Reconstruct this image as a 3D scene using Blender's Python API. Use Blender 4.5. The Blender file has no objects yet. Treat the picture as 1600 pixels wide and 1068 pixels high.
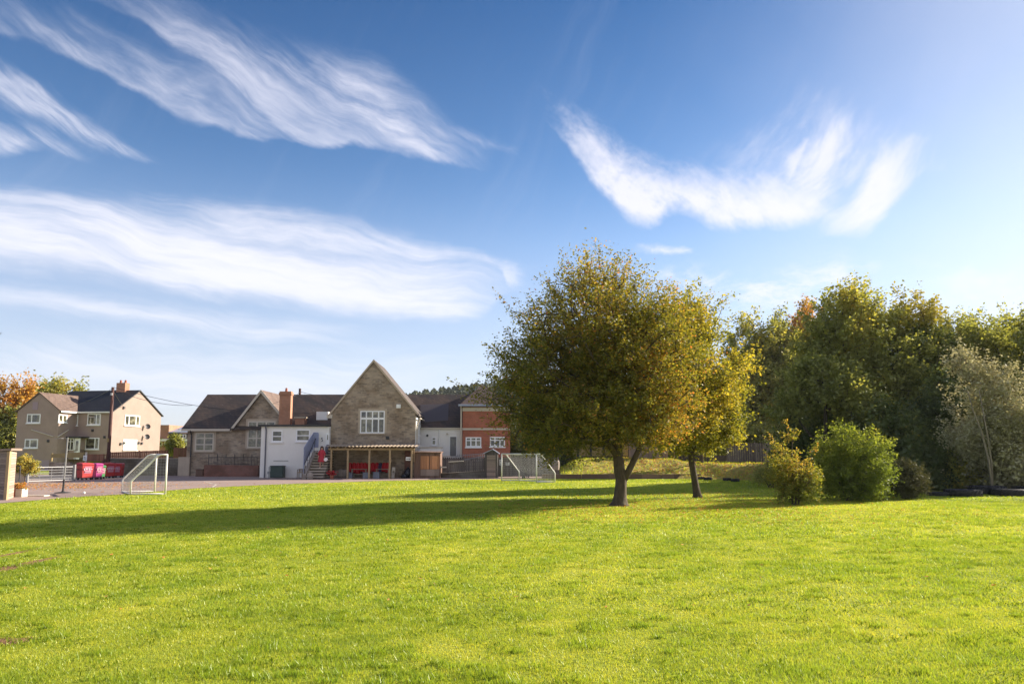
import bpy, math, random
import numpy as np
from mathutils import Vector, Matrix
R = math.radians
random.seed(4)
SC = bpy.context.scene
COL = SC.collection

# ------------------------------------------------------------------ camera
F_PX, CX, CY, CAM_Z = 1150.0, 800.0, 534.0, 1.95
PITCH = math.atan(132/1150.0); SHIFT = 40/1600.0
cd = bpy.data.cameras.new('camera'); cam = bpy.data.objects.new('camera', cd); COL.objects.link(cam)
cd.sensor_width = 36; cd.lens = F_PX/1600*36; cd.shift_y = SHIFT
cd.clip_start = .1; cd.clip_end = 6000
cam.location = (0, 0, CAM_Z); cam.rotation_euler = (math.pi/2+PITCH, 0, 0)
SC.camera = cam

def ray(px, py):
    cx = (px-CX)/F_PX; cy = (CY-py+40)/F_PX
    return Vector((cx, math.cos(PITCH)-cy*math.sin(PITCH), math.sin(PITCH)+cy*math.cos(PITCH)))
def at(px, py, Y):
    d = ray(px, py); t = Y/d.y
    return Vector((d.x*t, Y, CAM_Z+d.z*t))
def gr(px, py, z=0.0):
    d = ray(px, py); t = (z-CAM_Z)/d.z
    return Vector((d.x*t, d.y*t, z))
def ax(px, Y, py=706): return at(px, py, Y).x
def az_(py, Y, px=800): return at(px, py, Y).z

# ------------------------------------------------------------------ light
SUN_EL, SUN_DIR = 23.0, (math.cos(R(27)), math.sin(R(27)))       # sun stands to the right, a little beyond the field
SC.view_settings.view_transform = 'Standard'; SC.view_settings.look = 'None'
SC.view_settings.exposure = 1.38; SC.view_settings.gamma = 1
ld = bpy.data.lights.new('sun', 'SUN'); sun = bpy.data.objects.new('sun', ld); COL.objects.link(sun)
ld.energy = 4.8; ld.angle = R(0.6); ld.color = (1.0, .89, .74)
sv = Vector((SUN_DIR[0]*math.cos(R(SUN_EL)), SUN_DIR[1]*math.cos(R(SUN_EL)), math.sin(R(SUN_EL))))
sun.rotation_euler = sv.to_track_quat('Z', 'Y').to_euler(); sun.location = (60, 30, 50)

W = bpy.data.worlds.new('World'); SC.world = W; W.use_nodes = True
WT = W.node_tree; WT.nodes.clear()
class NG:
    """tiny helper to write node maths"""
    def __init__(s, t): s.t = t; s.n = t.nodes; s.l = t.links
    def node(s, ty, **k):
        n = s.n.new(ty)
        for a, b in k.items(): setattr(n, a, b)
        return n
    def put(s, inp, v):
        if isinstance(v, bpy.types.NodeSocket): s.l.new(v, inp)
        else: inp.default_value = v
    def m(s, op, a, b=None, c=None, clamp=False):
        n = s.n.new('ShaderNodeMath'); n.operation = op; n.use_clamp = clamp
        s.put(n.inputs[0], a)
        if b is not None: s.put(n.inputs[1], b)
        if c is not None: s.put(n.inputs[2], c)
        return n.outputs[0]
    def ss(s, v, a, b, to0=0., to1=1.):
        n = s.n.new('ShaderNodeMapRange'); n.interpolation_type = 'SMOOTHSTEP'
        s.put(n.inputs[0], v); s.put(n.inputs[1], a); s.put(n.inputs[2], b); s.put(n.inputs[3], to0); s.put(n.inputs[4], to1)
        return n.outputs[0]
    def xyz(s, x, y, z=0.):
        n = s.n.new('ShaderNodeCombineXYZ'); s.put(n.inputs[0], x); s.put(n.inputs[1], y); s.put(n.inputs[2], z); return n.outputs[0]
    def noise(s, vec, scale, detail=5, rough=.55, dist=0., out=0):
        n = s.n.new('ShaderNodeTexNoise'); n.inputs['Scale'].default_value = scale; n.inputs['Detail'].default_value = detail
        n.inputs['Roughness'].default_value = rough; n.inputs['Distortion'].default_value = dist; s.put(n.inputs['Vector'], vec); return n.outputs[out]
    def mix(s, f, a, b, mode='MIX'):
        n = s.n.new('ShaderNodeMix'); n.data_type = 'RGBA'; n.blend_type = mode
        s.put(n.inputs[0], f); s.put(n.inputs[6], a); s.put(n.inputs[7], b); return n.outputs[2]
    def ramp(s, f, stops):
        n = s.n.new('ShaderNodeValToRGB'); e = n.color_ramp.elements
        while len(e) < len(stops): e.new(.5)
        for q, (p, c) in zip(e, stops): q.position = p; q.color = (*c, 1)
        s.put(n.inputs[0], f); return n.outputs[0]

g = NG(WT)
tc = g.node('ShaderNodeTexCoord')
sep = g.node('ShaderNodeSeparateXYZ'); g.l.new(tc.outputs['Generated'], sep.inputs[0])
azm = g.m('ARCTAN2', sep.outputs[0], sep.outputs[1]); elv = g.m('ARCSINE', sep.outputs[2])
AZ0, AZS, ELS = -.85, 1.7, .85                     # azimuth / elevation of the sky mapped to 0..1
U = g.m('DIVIDE', g.m('SUBTRACT', azm, AZ0), AZS); V = g.m('DIVIDE', elv, ELS)
def uv(px, py):
    d = ray(px, py).normalized()
    return ((math.atan2(d.x, d.y)-AZ0)/AZS, math.asin(d.z)/ELS)
skyvec = g.xyz(azm, elv)
warp = g.noise(skyvec, 4.5, 3, .5)
warp2 = g.noise(skyvec, 26., 4, .6)
Vw = g.m('ADD', V, g.m('ADD', g.m('MULTIPLY', g.m('SUBTRACT', warp, .5), .035), g.m('MULTIPLY', g.m('SUBTRACT', warp2, .5), .018)))
def curve(pts):
    n = g.node('ShaderNodeFloatCurve'); c = n.mapping.curves[0]
    q = sorted(uv(*p) for p in pts)
    q = [(max(0., min(1., a)), max(0., min(1., b))) for a, b in q]
    c.points[0].location = q[0]; c.points[1].location = q[-1]
    for p in q[1:-1]: c.points.new(*p)
    n.mapping.extend = 'HORIZONTAL'
    n.mapping.update(); g.put(n.inputs['Value'], U); return n.outputs[0], q[0][0], q[-1][0]
def fibre(deg, along, across, seed, det=6):
    a = R(deg); ca, sa = math.cos(a), math.sin(a)
    wz = g.m('MULTIPLY', g.m('SUBTRACT', warp, .5), .10)
    x = g.m('ADD', g.m('MULTIPLY', azm, ca), g.m('MULTIPLY', elv, sa))
    y = g.m('ADD', g.m('ADD', g.m('MULTIPLY', azm, -sa), g.m('MULTIPLY', elv, ca)), wz)
    a_ = g.noise(g.xyz(g.m('MULTIPLY', x, along), g.m('MULTIPLY', y, across), seed), 1., det, .6)
    b_ = g.noise(g.xyz(g.m('MULTIPLY', x, along*4.5), g.m('MULTIPLY', y, across*3.2), seed+5), 1., 5, .65)
    return g.m('ADD', g.m('MULTIPLY', a_, .58), g.m('MULTIPLY', b_, .42))
def cloud(up, lo, amp, fib, su=.03, sl=.012, ends=(.02, .02), f0=.3, f1=.62, fmin=.15, bias=0.):
    cu, u0, u1 = curve(up); cl, v0, v1 = curve(lo)
    a0, a1 = min(u0, v0), max(u1, v1)
    e = g.m('MINIMUM', g.m('DIVIDE', g.m('SUBTRACT', Vw, g.m('SUBTRACT', cl, sl*.5)), sl*1.5), g.m('DIVIDE', g.m('SUBTRACT', g.m('ADD', cu, su*.5), Vw), su*1.5))
    if a0 > .045: e = g.m('MINIMUM', e, g.m('DIVIDE', g.m('SUBTRACT', U, a0-ends[0]*.3), ends[0]*1.3))
    if a1 < .955: e = g.m('MINIMUM', e, g.m('DIVIDE', g.m('SUBTRACT', a1+ends[1]*.3, U), ends[1]*1.3))
    e = g.m('MINIMUM', g.m('MAXIMUM', e, 0.), 1.)
    x = g.m('ADD', e, g.m('MULTIPLY', g.m('SUBTRACT', fib, .5), 1.25))          # fibres fray the margin
    d = g.m('MULTIPLY', g.ss(x, .12, 1.15), g.ss(e, 0., .35))
    f = g.ss(fib, f0, f1, fmin, 1.)
    return g.m('MULTIPLY', g.m('MULTIPLY', d, f), amp)
fA = fibre(-27, 2.6, 24., 1.3); fB = fibre(-22, 2.4, 17., 4.1); fD = fibre(-7, 1.7, 19., 7.7); fE = fibre(-3, 2., 30., 9.2)
fG = fibre(-38, 11., 26., 2.6, 8); fH = fibre(48, 3.5, 13., 5.2); fS = fibre(0, 12., 36., 6.6, 7)
layers = [
 # upper left streaks
 cloud([(-60,60),(0,96),(60,120),(110,152),(160,190),(240,238)], [(-60,150),(0,172),(60,190),(120,212),(180,236),(240,246)], .85, fA, .035, .018, (.02,.04), .36,.66,.0),
 cloud([(-60,80),(0,105),(60,128),(110,160),(160,198),(240,240)], [(-60,100),(0,126),(60,146),(110,178),(160,212),(240,243)], .6, fA, .02, .02, (.02,.05), .3,.6,.4),
 cloud([(-60,170),(0,180),(60,190),(100,212),(138,238)], [(-60,225),(0,240),(60,232),(100,240),(138,246)], .6, fA, .03, .015, (.02,.04), .38,.64,.0),
 # big plume, left lobe, right lobe and its brighter cores
 cloud([(-60,-30),(0,-10),(100,20),(190,58),(300,80),(380,110),(430,165),(480,212)], [(-60,40),(0,52),(100,84),(190,128),(240,156),(290,190),(350,206),(405,221),(440,218),(480,226)], .74, fB, .07, .010, (.02,.05), .30,.74,.25, .3),
 cloud([(-60,5),(0,20),(100,50),(200,92),(300,135),(380,178),(420,205)], [(-60,30),(0,44),(100,78),(200,124),(300,172),(380,208),(420,218)], .55, fB, .03, .03, (.02,.05), .38,.62,.05),
 cloud([(90,-60),(200,-20),(300,5),(400,50),(470,78),(560,92),(620,126),(680,175),(760,236)], [(90,-20),(200,24),(270,76),(340,118),(400,172),(440,206),(510,236),(560,229),(620,243),(680,256),(760,262)], .76, fB, .07, .010, (.05,.05), .30,.74,.28, .0),
 cloud([(330,45),(450,88),(540,118),(600,155),(660,198),(725,250)], [(330,75),(450,130),(540,180),(600,218),(660,250),(725,262)], .7, fB, .035, .03, (.06,.04), .38,.64,.05),
 cloud([(640,170),(700,195),(760,212),(815,232)], [(640,215),(700,222),(760,228),(815,240)], .4, fA, .02, .02, (.04,.03), .4,.65,.0),
 # long bright bank
 cloud([(-60,284),(0,290),(150,296),(300,312),(430,326),(540,348),(640,372),(740,396),(830,425)], [(-60,420),(0,430),(150,450),(300,472),(400,472),(480,484),(570,492),(620,496),(700,505),(750,498),(790,462),(830,452)], .95, fD, .045, .028, (.02,.07), .28,.64,.52, .0),
 cloud([(-60,342),(0,345),(200,352),(400,372),(560,405),(680,450),(755,492)], [(-60,405),(0,412),(200,440),(400,460),(560,482),(680,498),(755,503)], .75, fD, .04, .03, (.02,.04), .30,.62,.25, .0),
 cloud([(-60,294),(150,304),(430,338),(640,384),(820,428)], [(-60,318),(150,330),(430,368),(640,410),(820,446)], .6, fD, .03, .03, (.02,.08), .32,.6,.2, .0),
 cloud([(740,400),(780,402),(805,412),(822,430)], [(740,412),(780,418),(795,450),(822,446)], .5, fS, .02, .012, (.03,.012), .3,.6,.3, .0),
 # lower bands and horizon veil
 cloud([(-60,444),(0,446),(100,456),(250,472),(400,488),(580,508)], [(-60,476),(0,486),(150,506),(300,520),(420,534),(580,524)], .88, fE, .035, .03, (.02,.12), .26,.60,.4, .0),
 cloud([(100,520),(200,516),(300,522),(420,540)], [(100,545),(200,550),(300,556),(420,560)], .5, fS, .03, .04, (.06,.08), .36,.64,.1, .0),
 cloud([(-60,526),(0,524),(100,518),(200,530),(400,540),(600,545),(800,552)], [(-60,640),(0,650),(200,660),(400,670),(600,680),(800,690)], .85, fE, .06, .06, (.02,.2), .26,.60,.45, .0),
 # the hook on the right
 cloud([(1090,262),(1160,220),(1210,180),(1260,155),(1320,145),(1380,168),(1440,202),(1470,230)], [(1090,330),(1190,350),(1250,352),(1340,368),(1390,332),(1440,272),(1470,255)], .70, fH, .09, .035, (.10,.04), .36,.68,.10, .0),
 cloud([(845,150),(900,178),(940,200),(1000,240),(1060,262),(1140,270),(1200,272),(1240,276),(1310,308)], [(845,178),(910,262),(950,318),(1015,358),(1060,338),(1130,366),(1200,358),(1250,352),(1310,334)], .99, fG, .05, .022, (.06,.03), .22,.52,.5, .05),
 cloud([(1180,300),(1230,260),(1275,195),(1310,168),(1340,170)], [(1180,330),(1250,330),(1300,290),(1325,240),(1340,200)], .9, fH, .04, .04, (.05,.02), .30,.58,.25, .0),
 cloud([(1285,345),(1320,316),(1350,266),(1380,216),(1410,204),(1452,226)], [(1285,368),(1320,369),(1350,366),(1380,340),(1410,296),(1452,254)], .97, fH, .03, .018, (.03,.03), .24,.52,.45, .0),
 cloud([(1224,258),(1236,234),(1250,220),(1266,210)], [(1224,288),(1236,278),(1250,250),(1266,214)], .7, fS, .01, .010, (.008,.004), .2,.5,.6, .0),
 # small wisps low on the right
 cloud([(985,384),(1020,383),(1050,387),(1085,394)], [(985,393),(1020,399),(1050,399),(1085,401)], .75, fS, .010, .008, (.02,.01), .3,.6,.3, .0),
 cloud([(1000,415),(1100,420),(1200,430),(1300,395),(1340,400),(1400,430)], [(1000,470),(1100,485),(1200,495),(1300,490),(1340,485),(1400,480)], .85, fS, .05, .05, (.06,.06), .40,.62,.0, .0),
 cloud([(1130,448),(1200,442),(1260,448),(1300,455)], [(1130,468),(1200,476),(1260,474),(1300,470)], .7, fS, .015, .015, (.04,.04), .3,.6,.3, .0),
 cloud([(1420,405),(1530,415),(1600,420),(1650,420)], [(1420,475),(1530,480),(1600,485),(1650,485)], .8, fS, .04, .04, (.08,.05), .36,.62,.05, .0),
]
haze_r = g.m('MULTIPLY', g.ss(g.m('ADD', azm, g.m('MULTIPLY', g.noise(skyvec, 3., 3), .3)), .30, .95), .50)
lowh = g.m('MULTIPLY', g.ss(elv, .0, .40, 1., 0.), .50)
fT = fibre(62, 1.2, 10., 3.9)
veil = g.m('MULTIPLY', g.ss(fT, .50, .78), .07)
veil = g.m('MAXIMUM', veil, g.m('MULTIPLY', g.ss(sep.outputs[1], -.1, -.6), .5))      # unseen thin cloud added behind the viewer to brighten shaded fronts
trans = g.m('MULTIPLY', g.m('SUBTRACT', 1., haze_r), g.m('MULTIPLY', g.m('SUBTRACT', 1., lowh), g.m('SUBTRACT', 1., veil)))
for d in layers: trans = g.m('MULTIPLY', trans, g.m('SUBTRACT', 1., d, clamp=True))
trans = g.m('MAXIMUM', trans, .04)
sky = g.node('ShaderNodeTexSky', sky_type='NISHITA', sun_disc=False)
sky.sun_elevation = R(SUN_EL); sky.sun_rotation = math.atan2(SUN_DIR[0], SUN_DIR[1]); sky.altitude = 150
sky.air_density = 1.0; sky.dust_density = .5; sky.ozone_density = 2.2
tcol = g.ramp(g.m('DIVIDE', elv, .8, clamp=True), [(0, (.80, .74, .84)), (.35, (.60, .735, .87)), (.72, (.235, .435, .63)), (1, (.15, .32, .53))])
tint = g.mix(1., sky.outputs[0], tcol, 'MULTIPLY')
ccol = g.ramp(g.m('DIVIDE', elv, .7, clamp=True), [(0, (4.2, 4.5, 5.2)), (.35, (5.0, 5.0, 5.5)), (1, (3.9, 4.0, 4.9))])
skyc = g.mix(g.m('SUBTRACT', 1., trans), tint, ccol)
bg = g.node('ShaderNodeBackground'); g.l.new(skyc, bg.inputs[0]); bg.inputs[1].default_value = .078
wo = g.node('ShaderNodeOutputWorld'); g.l.new(bg.outputs[0], wo.inputs[0])

# ------------------------------------------------------------------ materials
def newmat(name):
    m = bpy.data.materials.new(name); m.use_nodes = True; t = m.node_tree; t.nodes.clear(); h = NG(t)
    out = h.node('ShaderNodeOutputMaterial'); b = h.node('ShaderNodeBsdfPrincipled'); h.l.new(b.outputs[0], out.inputs[0])
    return m, h, b, out
def objv(h):
    n = h.node('ShaderNodeTexCoord'); return n.outputs['Object']
def bump(h, b, height, strength=.4, dist=.02):
    n = h.node('ShaderNodeBump'); n.inputs['Strength'].default_value = strength; n.inputs['Distance'].default_value = dist
    h.put(n.inputs['Height'], height); h.l.new(n.outputs[0], b.inputs['Normal'])
def plain(name, c, rough=.7, var=.18, scale=3., metal=0., bumps=0.):
    m, h, b, o = newmat(name); v = objv(h)
    f = h.m('ADD', h.m('MULTIPLY', h.noise(v, scale, 5), .6), h.m('MULTIPLY', h.noise(v, scale*9, 3), .4))
    lo = tuple(x*(1-var) for x in c); hi = tuple(min(1, x*(1+var)) for x in c)
    h.l.new(h.ramp(f, [(.3, lo), (.7, hi)]), b.inputs['Base Color'])
    b.inputs['Roughness'].default_value = rough; b.inputs['Metallic'].default_value = metal
    if bumps: bump(h, b, f, bumps)
    return m
def wallvec(h):
    s = h.node('ShaderNodeSeparateXYZ'); h.l.new(objv(h), s.inputs[0])
    return h.xyz(h.m('ADD', s.outputs[0], s.outputs[1]), s.outputs[2]), s
def bricks(name, c1, c2, mortar, bw, bh, ms=.012, patch=.35, rough=.9, offset=.5, stain=(.5, .42, .35), bumpd=.02, rot=False, lichen=0):
    m, h, b, o = newmat(name); v, s = wallvec(h)
    wv = h.node('ShaderNodeVectorMath', operation='ADD'); h.l.new(v, wv.inputs[0])
    if ms > .02:
        nz = h.node('ShaderNodeVectorMath', operation='SCALE'); h.l.new(h.noise(v, 2.2, 3, out=1), nz.inputs[0]); nz.inputs[3].default_value = .3
        h.l.new(nz.outputs[0], wv.inputs[1])
    bt = h.node('ShaderNodeTexBrick'); h.l.new(wv.outputs[0], bt.inputs['Vector'])
    bt.offset = offset; bt.inputs['Scale'].default_value = 1; bt.inputs['Brick Width'].default_value = bw; bt.inputs['Row Height'].default_value = bh
    bt.inputs['Mortar Size'].default_value = ms; bt.inputs['Mortar Smooth'].default_value = .3; bt.inputs['Bias'].default_value = -.1
    bt.inputs['Color1'].default_value = (*c1, 1); bt.inputs['Color2'].default_value = (*c2, 1); bt.inputs['Mortar'].default_value = (*mortar, 1)
    n1 = h.noise(v, .7, 5, .6); n2 = h.noise(v, 6., 4, .6)
    c = h.mix(h.ss(n1, .40, .62, 0., min(1., patch*1.4)), bt.outputs[0], (*stain, 1), 'MULTIPLY')
    c = h.mix(h.ss(n2, .3, .7, 0., .5), c, (1.25, 1.2, 1.15, 1), 'MULTIPLY')
    if lichen: c = h.mix(h.m('MULTIPLY', h.ss(h.noise(v, 3.2, 6, .7), .62, .68), lichen), c, (.30, .27, .24, 1))
    h.l.new(c, b.inputs['Base Color']); b.inputs['Roughness'].default_value = rough
    bump(h, b, h.m('ADD', bt.outputs[1], h.m('MULTIPLY', n2, -.6)), -.7, bumpd)
    return m
M = {}
M['stone'] = bricks('rubble_stone', (.37, .295, .22), (.19, .155, .125), (.32, .26, .20), .40, .17, .028, .6, stain=(.62, .56, .5))
M['stone_dressed'] = plain('dressed_stone', (.42, .34, .26), .9, .15, 2., bumps=.2)
M['stone_lit'] = plain('lit_tread_stone', (.52, .44, .36), .9, .15, 2., bumps=.2)
M['red_brick'] = bricks('red_brick', (.42, .11, .055), (.31, .085, .05), (.30, .2, .15), .23, .075, .01, .3)
M['orange_brick'] = bricks('orange_brick', (.42, .18, .105), (.34, .145, .085), (.40, .28, .2), .23, .075, .01, .25)
M['old_brick'] = bricks('old_brick', (.24, .09, .065), (.17, .07, .055), (.2, .15, .12), .23, .075, .012, .5)
M['block'] = bricks('concrete_block', (.17, .15, .12), (.14, .12, .10), (.11, .1, .085), .45, .22, .014, .6)
M['slate'] = bricks('dark_slate', (.062, .047, .04), (.04, .032, .029), (.024, .02, .018), .32, .2, .012, .5, .8, bumpd=.012, stain=(1.9, 1.6, 1.3), lichen=.5)
M['slate_dark'] = bricks('charcoal_slate', (.026, .027, .032), (.02, .021, .026), (.012, .012, .014), .32, .22, .012, .3, .7, bumpd=.012)
M['tile_brown'] = bricks('brown_tile', (.17, .115, .09), (.125, .085, .07), (.06, .045, .035), .3, .24, .012, .3, .85, bumpd=.012)
M['render'] = plain('pebbledash_render', (.315, .235, .20), .95, .13, .9, bumps=.25)
M['white_wall'] = plain('white_painted_wall', (.76, .73, .69), .85, .06, 1.2, bumps=.12)
M['white'] = plain('white_paint', (.78, .77, .75), .5, .04, 2.)
M['upvc'] = plain('white_plastic', (.80, .79, .79), .35, .03, 2.)
M['cream'] = plain('cream_paint', (.52, .46, .38), .6, .08, 2.)
M['dark'] = plain('dark_painted_metal', (.025, .025, .028), .5, .2, 3.)
M['grey_door'] = plain('grey_paint', (.15, .145, .15), .5, .1, 3.)
M['galv'] = plain('galvanised_steel', (.30, .30, .30), .45, .15, 6., .6)
M['goal_white'] = plain('worn_white_metal', (.74, .71, .66), .45, .1, 5.)
M['net'] = plain('pale_net_cord', (.50, .49, .46), .9, .1, 5.)
M['red_bin'] = plain('red_plastic', (.38, .025, .024), .5, .1, 3.)
M['purple_bin'] = plain('magenta_plastic', (.33, .035, .17), .42, .1, 3.)
M['green_bin'] = plain('green_plastic', (.05, .22, .07), .42, .1, 3.)
M['bin_label'] = plain('pink_label', (.42, .13, .2), .5, .05, 3.)
M['pale_print'] = plain('faded_print', (.50, .38, .42), .6, .1, 4.)
M['rubber'] = plain('black_rubber', (.022, .021, .022), .75, .25, 5., bumps=.3)
M['green_box'] = plain('dark_green_metal', (.03, .055, .045), .5, .15, 3.)
M['blue_mesh'] = plain('blue_grey_sheet', (.26, .29, .42), .6, .08, 3.)
M['concrete'] = plain('weathered_concrete', (.30, .25, .21), .95, .2, 2., bumps=.3)
M['coat_red'] = plain('red_coat_cloth', (.42, .012, .018), .85, .25, 6.)
M['coat_navy'] = plain('navy_cloth', (.03, .02, .06), .85, .2, 6.)
M['dress'] = plain('red_dress_cloth', (.42, .03, .05), .85, .5, 22.)
M['skin'] = plain('skin', (.50, .28, .20), .55, .05, 3.)
M['hair'] = plain('dark_brown_hair', (.035, .018, .012), .6, .3, 20.)
M['crate'] = plain('grey_blue_plastic', (.17, .18, .22), .5, .12, 4.)
M['bag_black'] = plain('black_sack', (.012, .012, .02), .4, .2, 6.)
M['bronze'] = plain('corrugated_sheet', (.34, .27, .20), .55, .15, 3.)
M['pipe'] = plain('slate_blue_pipe', (.10, .10, .13), .5, .1, 4.)
M['lilac'] = plain('lilac_painted_door', (.30, .22, .25), .6, .08, 3.)
M['terracotta'] = plain('terracotta', (.36, .12, .07), .8, .15, 8.)
M['ochre'] = plain('ochre_boards', (.30, .22, .09), .85, .2, 5.)
M['skylight'] = plain('bluish_metal_flashing', (.30, .33, .42), .4, .08, 3.)
M['alarm'] = M['white']
M['panel_roof'] = plain('grey_flat_panel', (.085, .07, .065), .5, .08, 1.)
def wood(name, c, plank=.12, vertical=True, rough=.85, var=.35, gap=.1):
    m, h, b, o = newmat(name); v, s = wallvec(h)
    ss_ = h.node('ShaderNodeSeparateXYZ'); h.l.new(v, ss_.inputs[0])
    a, c2 = (ss_.outputs[0], ss_.outputs[1]) if vertical else (ss_.outputs[1], ss_.outputs[0])
    q = h.m('DIVIDE', a, plank); fl = h.m('FLOOR', q); fr = h.m('FRACT', q)
    wn = h.node('ShaderNodeTexWhiteNoise', noise_dimensions='1D'); h.l.new(fl, wn.inputs['W'])
    grain = h.noise(h.xyz(h.m('MULTIPLY', a, 30.), h.m('MULTIPLY', c2, 1.5), fl), 1., 4)
    f = h.m('ADD', h.m('MULTIPLY', wn.outputs[0], .6), h.m('MULTIPLY', grain, .4))
    col = h.ramp(f, [(.1, tuple(x*(1-var) for x in c)), (.9, tuple(x*(1+var) for x in c))])
    edge = h.m('MULTIPLY', h.ss(fr, 0., gap), h.ss(fr, 1-gap, 1., 1., 0.))
    h.l.new(col, b.inputs['Base Color'])
    b.inputs['Roughness'].default_value = rough; bump(h, b, edge, .9, .02)
    return m
M['fence_brown'] = wood('red_brown_boards', (.27, .115, .07), .14)
M['fence_grey'] = wood('weathered_grey_boards', (.15, .13, .12), .13)
M['fence_pale'] = wood('pale_board_panel', (.30, .22, .17), .6)
M['wood_orange'] = wood('new_orange_timber', (.50, .235, .11), .2)
M['wood_brown'] = wood('brown_timber', (.17, .10, .07), .15)
M['shed_wood'] = wood('shed_shingle', (.22, .175, .15), .11, False)
M['shed_pale'] = wood('shed_pale_shingle', (.36, .26, .20), .11, False)
M['shed_dark'] = wood('dark_shed_boards', (.085, .075, .07), .13)
M['timber'] = plain('pale_timber', (.38, .27, .15), .8, .2, 5.)
M['sleeper'] = wood('sleeper_timber', (.20, .12, .075), 1.2)
M['bench_wood'] = plain('bench_wood', (.26, .20, .15), .8, .2, 6.)
M['pole_wood'] = plain('creosoted_pole', (.085, .035, .028), .8, .3, 3.)
def glassmat():
    m, h, b, o = newmat('window_glass'); v = objv(h)
    n = h.noise(v, .8, 3)
    h.l.new(h.ramp(h.noise(v, 1.7, 3), [(.38, (.03, .028, .025)), (.52, (.10, .09, .05)), (.66, (.26, .24, .17))]), b.inputs['Base Color'])  # warm reflections painted into the pane colour as noise patches
    b.inputs['Roughness'].default_value = .06; b.inputs['Specular IOR Level'].default_value = .9
    bump(h, b, h.noise(v, 1.1, 2), .12, .05); return m
M['glass'] = glassmat()
M['blind'] = plain('white_roller_shutter', (.80, .76, .70), .5, .03, 3.)

def tarmac_mat():
    m, h, b, o = newmat('playground_tarmac'); v = objv(h)
    n1 = h.noise(v, .35, 6, .6); n2 = h.noise(v, 2.4, 5, .6); n3 = h.noise(v, 40., 3, .6)
    c = h.ramp(n1, [(.3, (.24, .165, .14)), (.7, (.33, .23, .19))])
    c = h.mix(h.ss(n2, .5, .75, 0., .5), c, (.12, .095, .085, 1))
    c = h.mix(h.ss(n3, .35, .7, 0., .4), c, (.33, .26, .22, 1))
    h.l.new(c, b.inputs['Base Color']); b.inputs['Roughness'].default_value = .9; bump(h, b, n3, .4, .01); return m
M['tarmac'] = tarmac_mat()
def grass_col(h):
    """meadow colour by place: lush, yellowing and worn patches"""
    n = h.node('ShaderNodeNewGeometry'); p = n.outputs['Position']
    a = h.noise(p, .12, 5, .6); b_ = h.noise(p, .9, 5, .65); c_ = h.noise(p, 5.5, 4, .6)
    f = h.m('ADD', h.m('ADD', h.m('MULTIPLY', a, .45), h.m('MULTIPLY', b_, .35)), h.m('MULTIPLY', c_, .2))
    col = h.ramp(f, [(.34, (.15, .20, .022)), (.46, (.34, .39, .040)), (.58, (.47, .475, .065)), (.70, (.57, .53, .13))])
    return col, p, b_
def bare_mask(h, p):
    """worn earth patches at the left edge of the pitch"""
    tot = None
    for (px, py, rx, ry) in [(22,885,.22,.8),(32,862,.12,.5),(16,1001,.30,.09)]:
        q = gr(px, py)
        vm = h.node('ShaderNodeVectorMath', operation='SUBTRACT'); h.l.new(p, vm.inputs[0]); vm.inputs[1].default_value = q
        sc = h.node('ShaderNodeVectorMath', operation='DIVIDE'); h.l.new(vm.outputs[0], sc.inputs[0]); sc.inputs[1].default_value = (rx, ry*2, 9)
        ln = h.node('ShaderNodeVectorMath', operation='LENGTH'); h.l.new(sc.outputs[0], ln.inputs[0])
        e = h.ss(h.m('ADD', ln.outputs['Value'], h.m('MULTIPLY', h.m('SUBTRACT', h.noise(p, 5., 4, .7), .5), 2.2)), .6, 1.1, 1., 0.)
        tot = e if tot is None else h.m('MAXIMUM', tot, e)
    return tot
def ground_mat():
    m, h, b, o = newmat('lawn_ground'); col, p, nb = grass_col(h)
    c2 = h.mix(1., col, (.72, .78, .7, 1), 'MULTIPLY')
    c2 = h.mix(bare_mask(h, p), c2, (.24, .13, .07, 1))
    h.l.new(c2, b.inputs['Base Color']); b.inputs['Roughness'].default_value = .95
    b.inputs['Specular IOR Level'].default_value = .15
    bump(h, b, h.noise(p, 14., 5, .7), 1., .05); return m
M['lawn'] = ground_mat()
def bank_mat():
    m, h, b, o = newmat('bank_ground'); col, p, nb = grass_col(h)
    s = h.node('ShaderNodeSeparateXYZ'); h.l.new(p, s.inputs[0])
    fall = h.m('MULTIPLY', h.ss(h.m('ADD', s.outputs[0], h.m('MULTIPLY', nb, 8.)), 2., 11.), .92)
    lit = h.noise(p, 3., 5, .7)
    leafc = h.ramp(lit, [(.35, (.17, .19, .03)), (.5, (.36, .28, .05)), (.65, (.52, .31, .08))])
    c = h.mix(fall, col, leafc)
    h.l.new(c, b.inputs['Base Color']); b.inputs['Roughness'].default_value = .95; bump(h, b, h.noise(p, 9., 5, .7), 1., .08); return m
M['bank'] = bank_mat()
M['hill'] = plain('wooded_hill', (.07, .085, .04), .95, .4, .03, bumps=.3)
M['soil'] = plain('woodland_soil', (.07, .05, .03), .95, .3, 1., bumps=.4)
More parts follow.
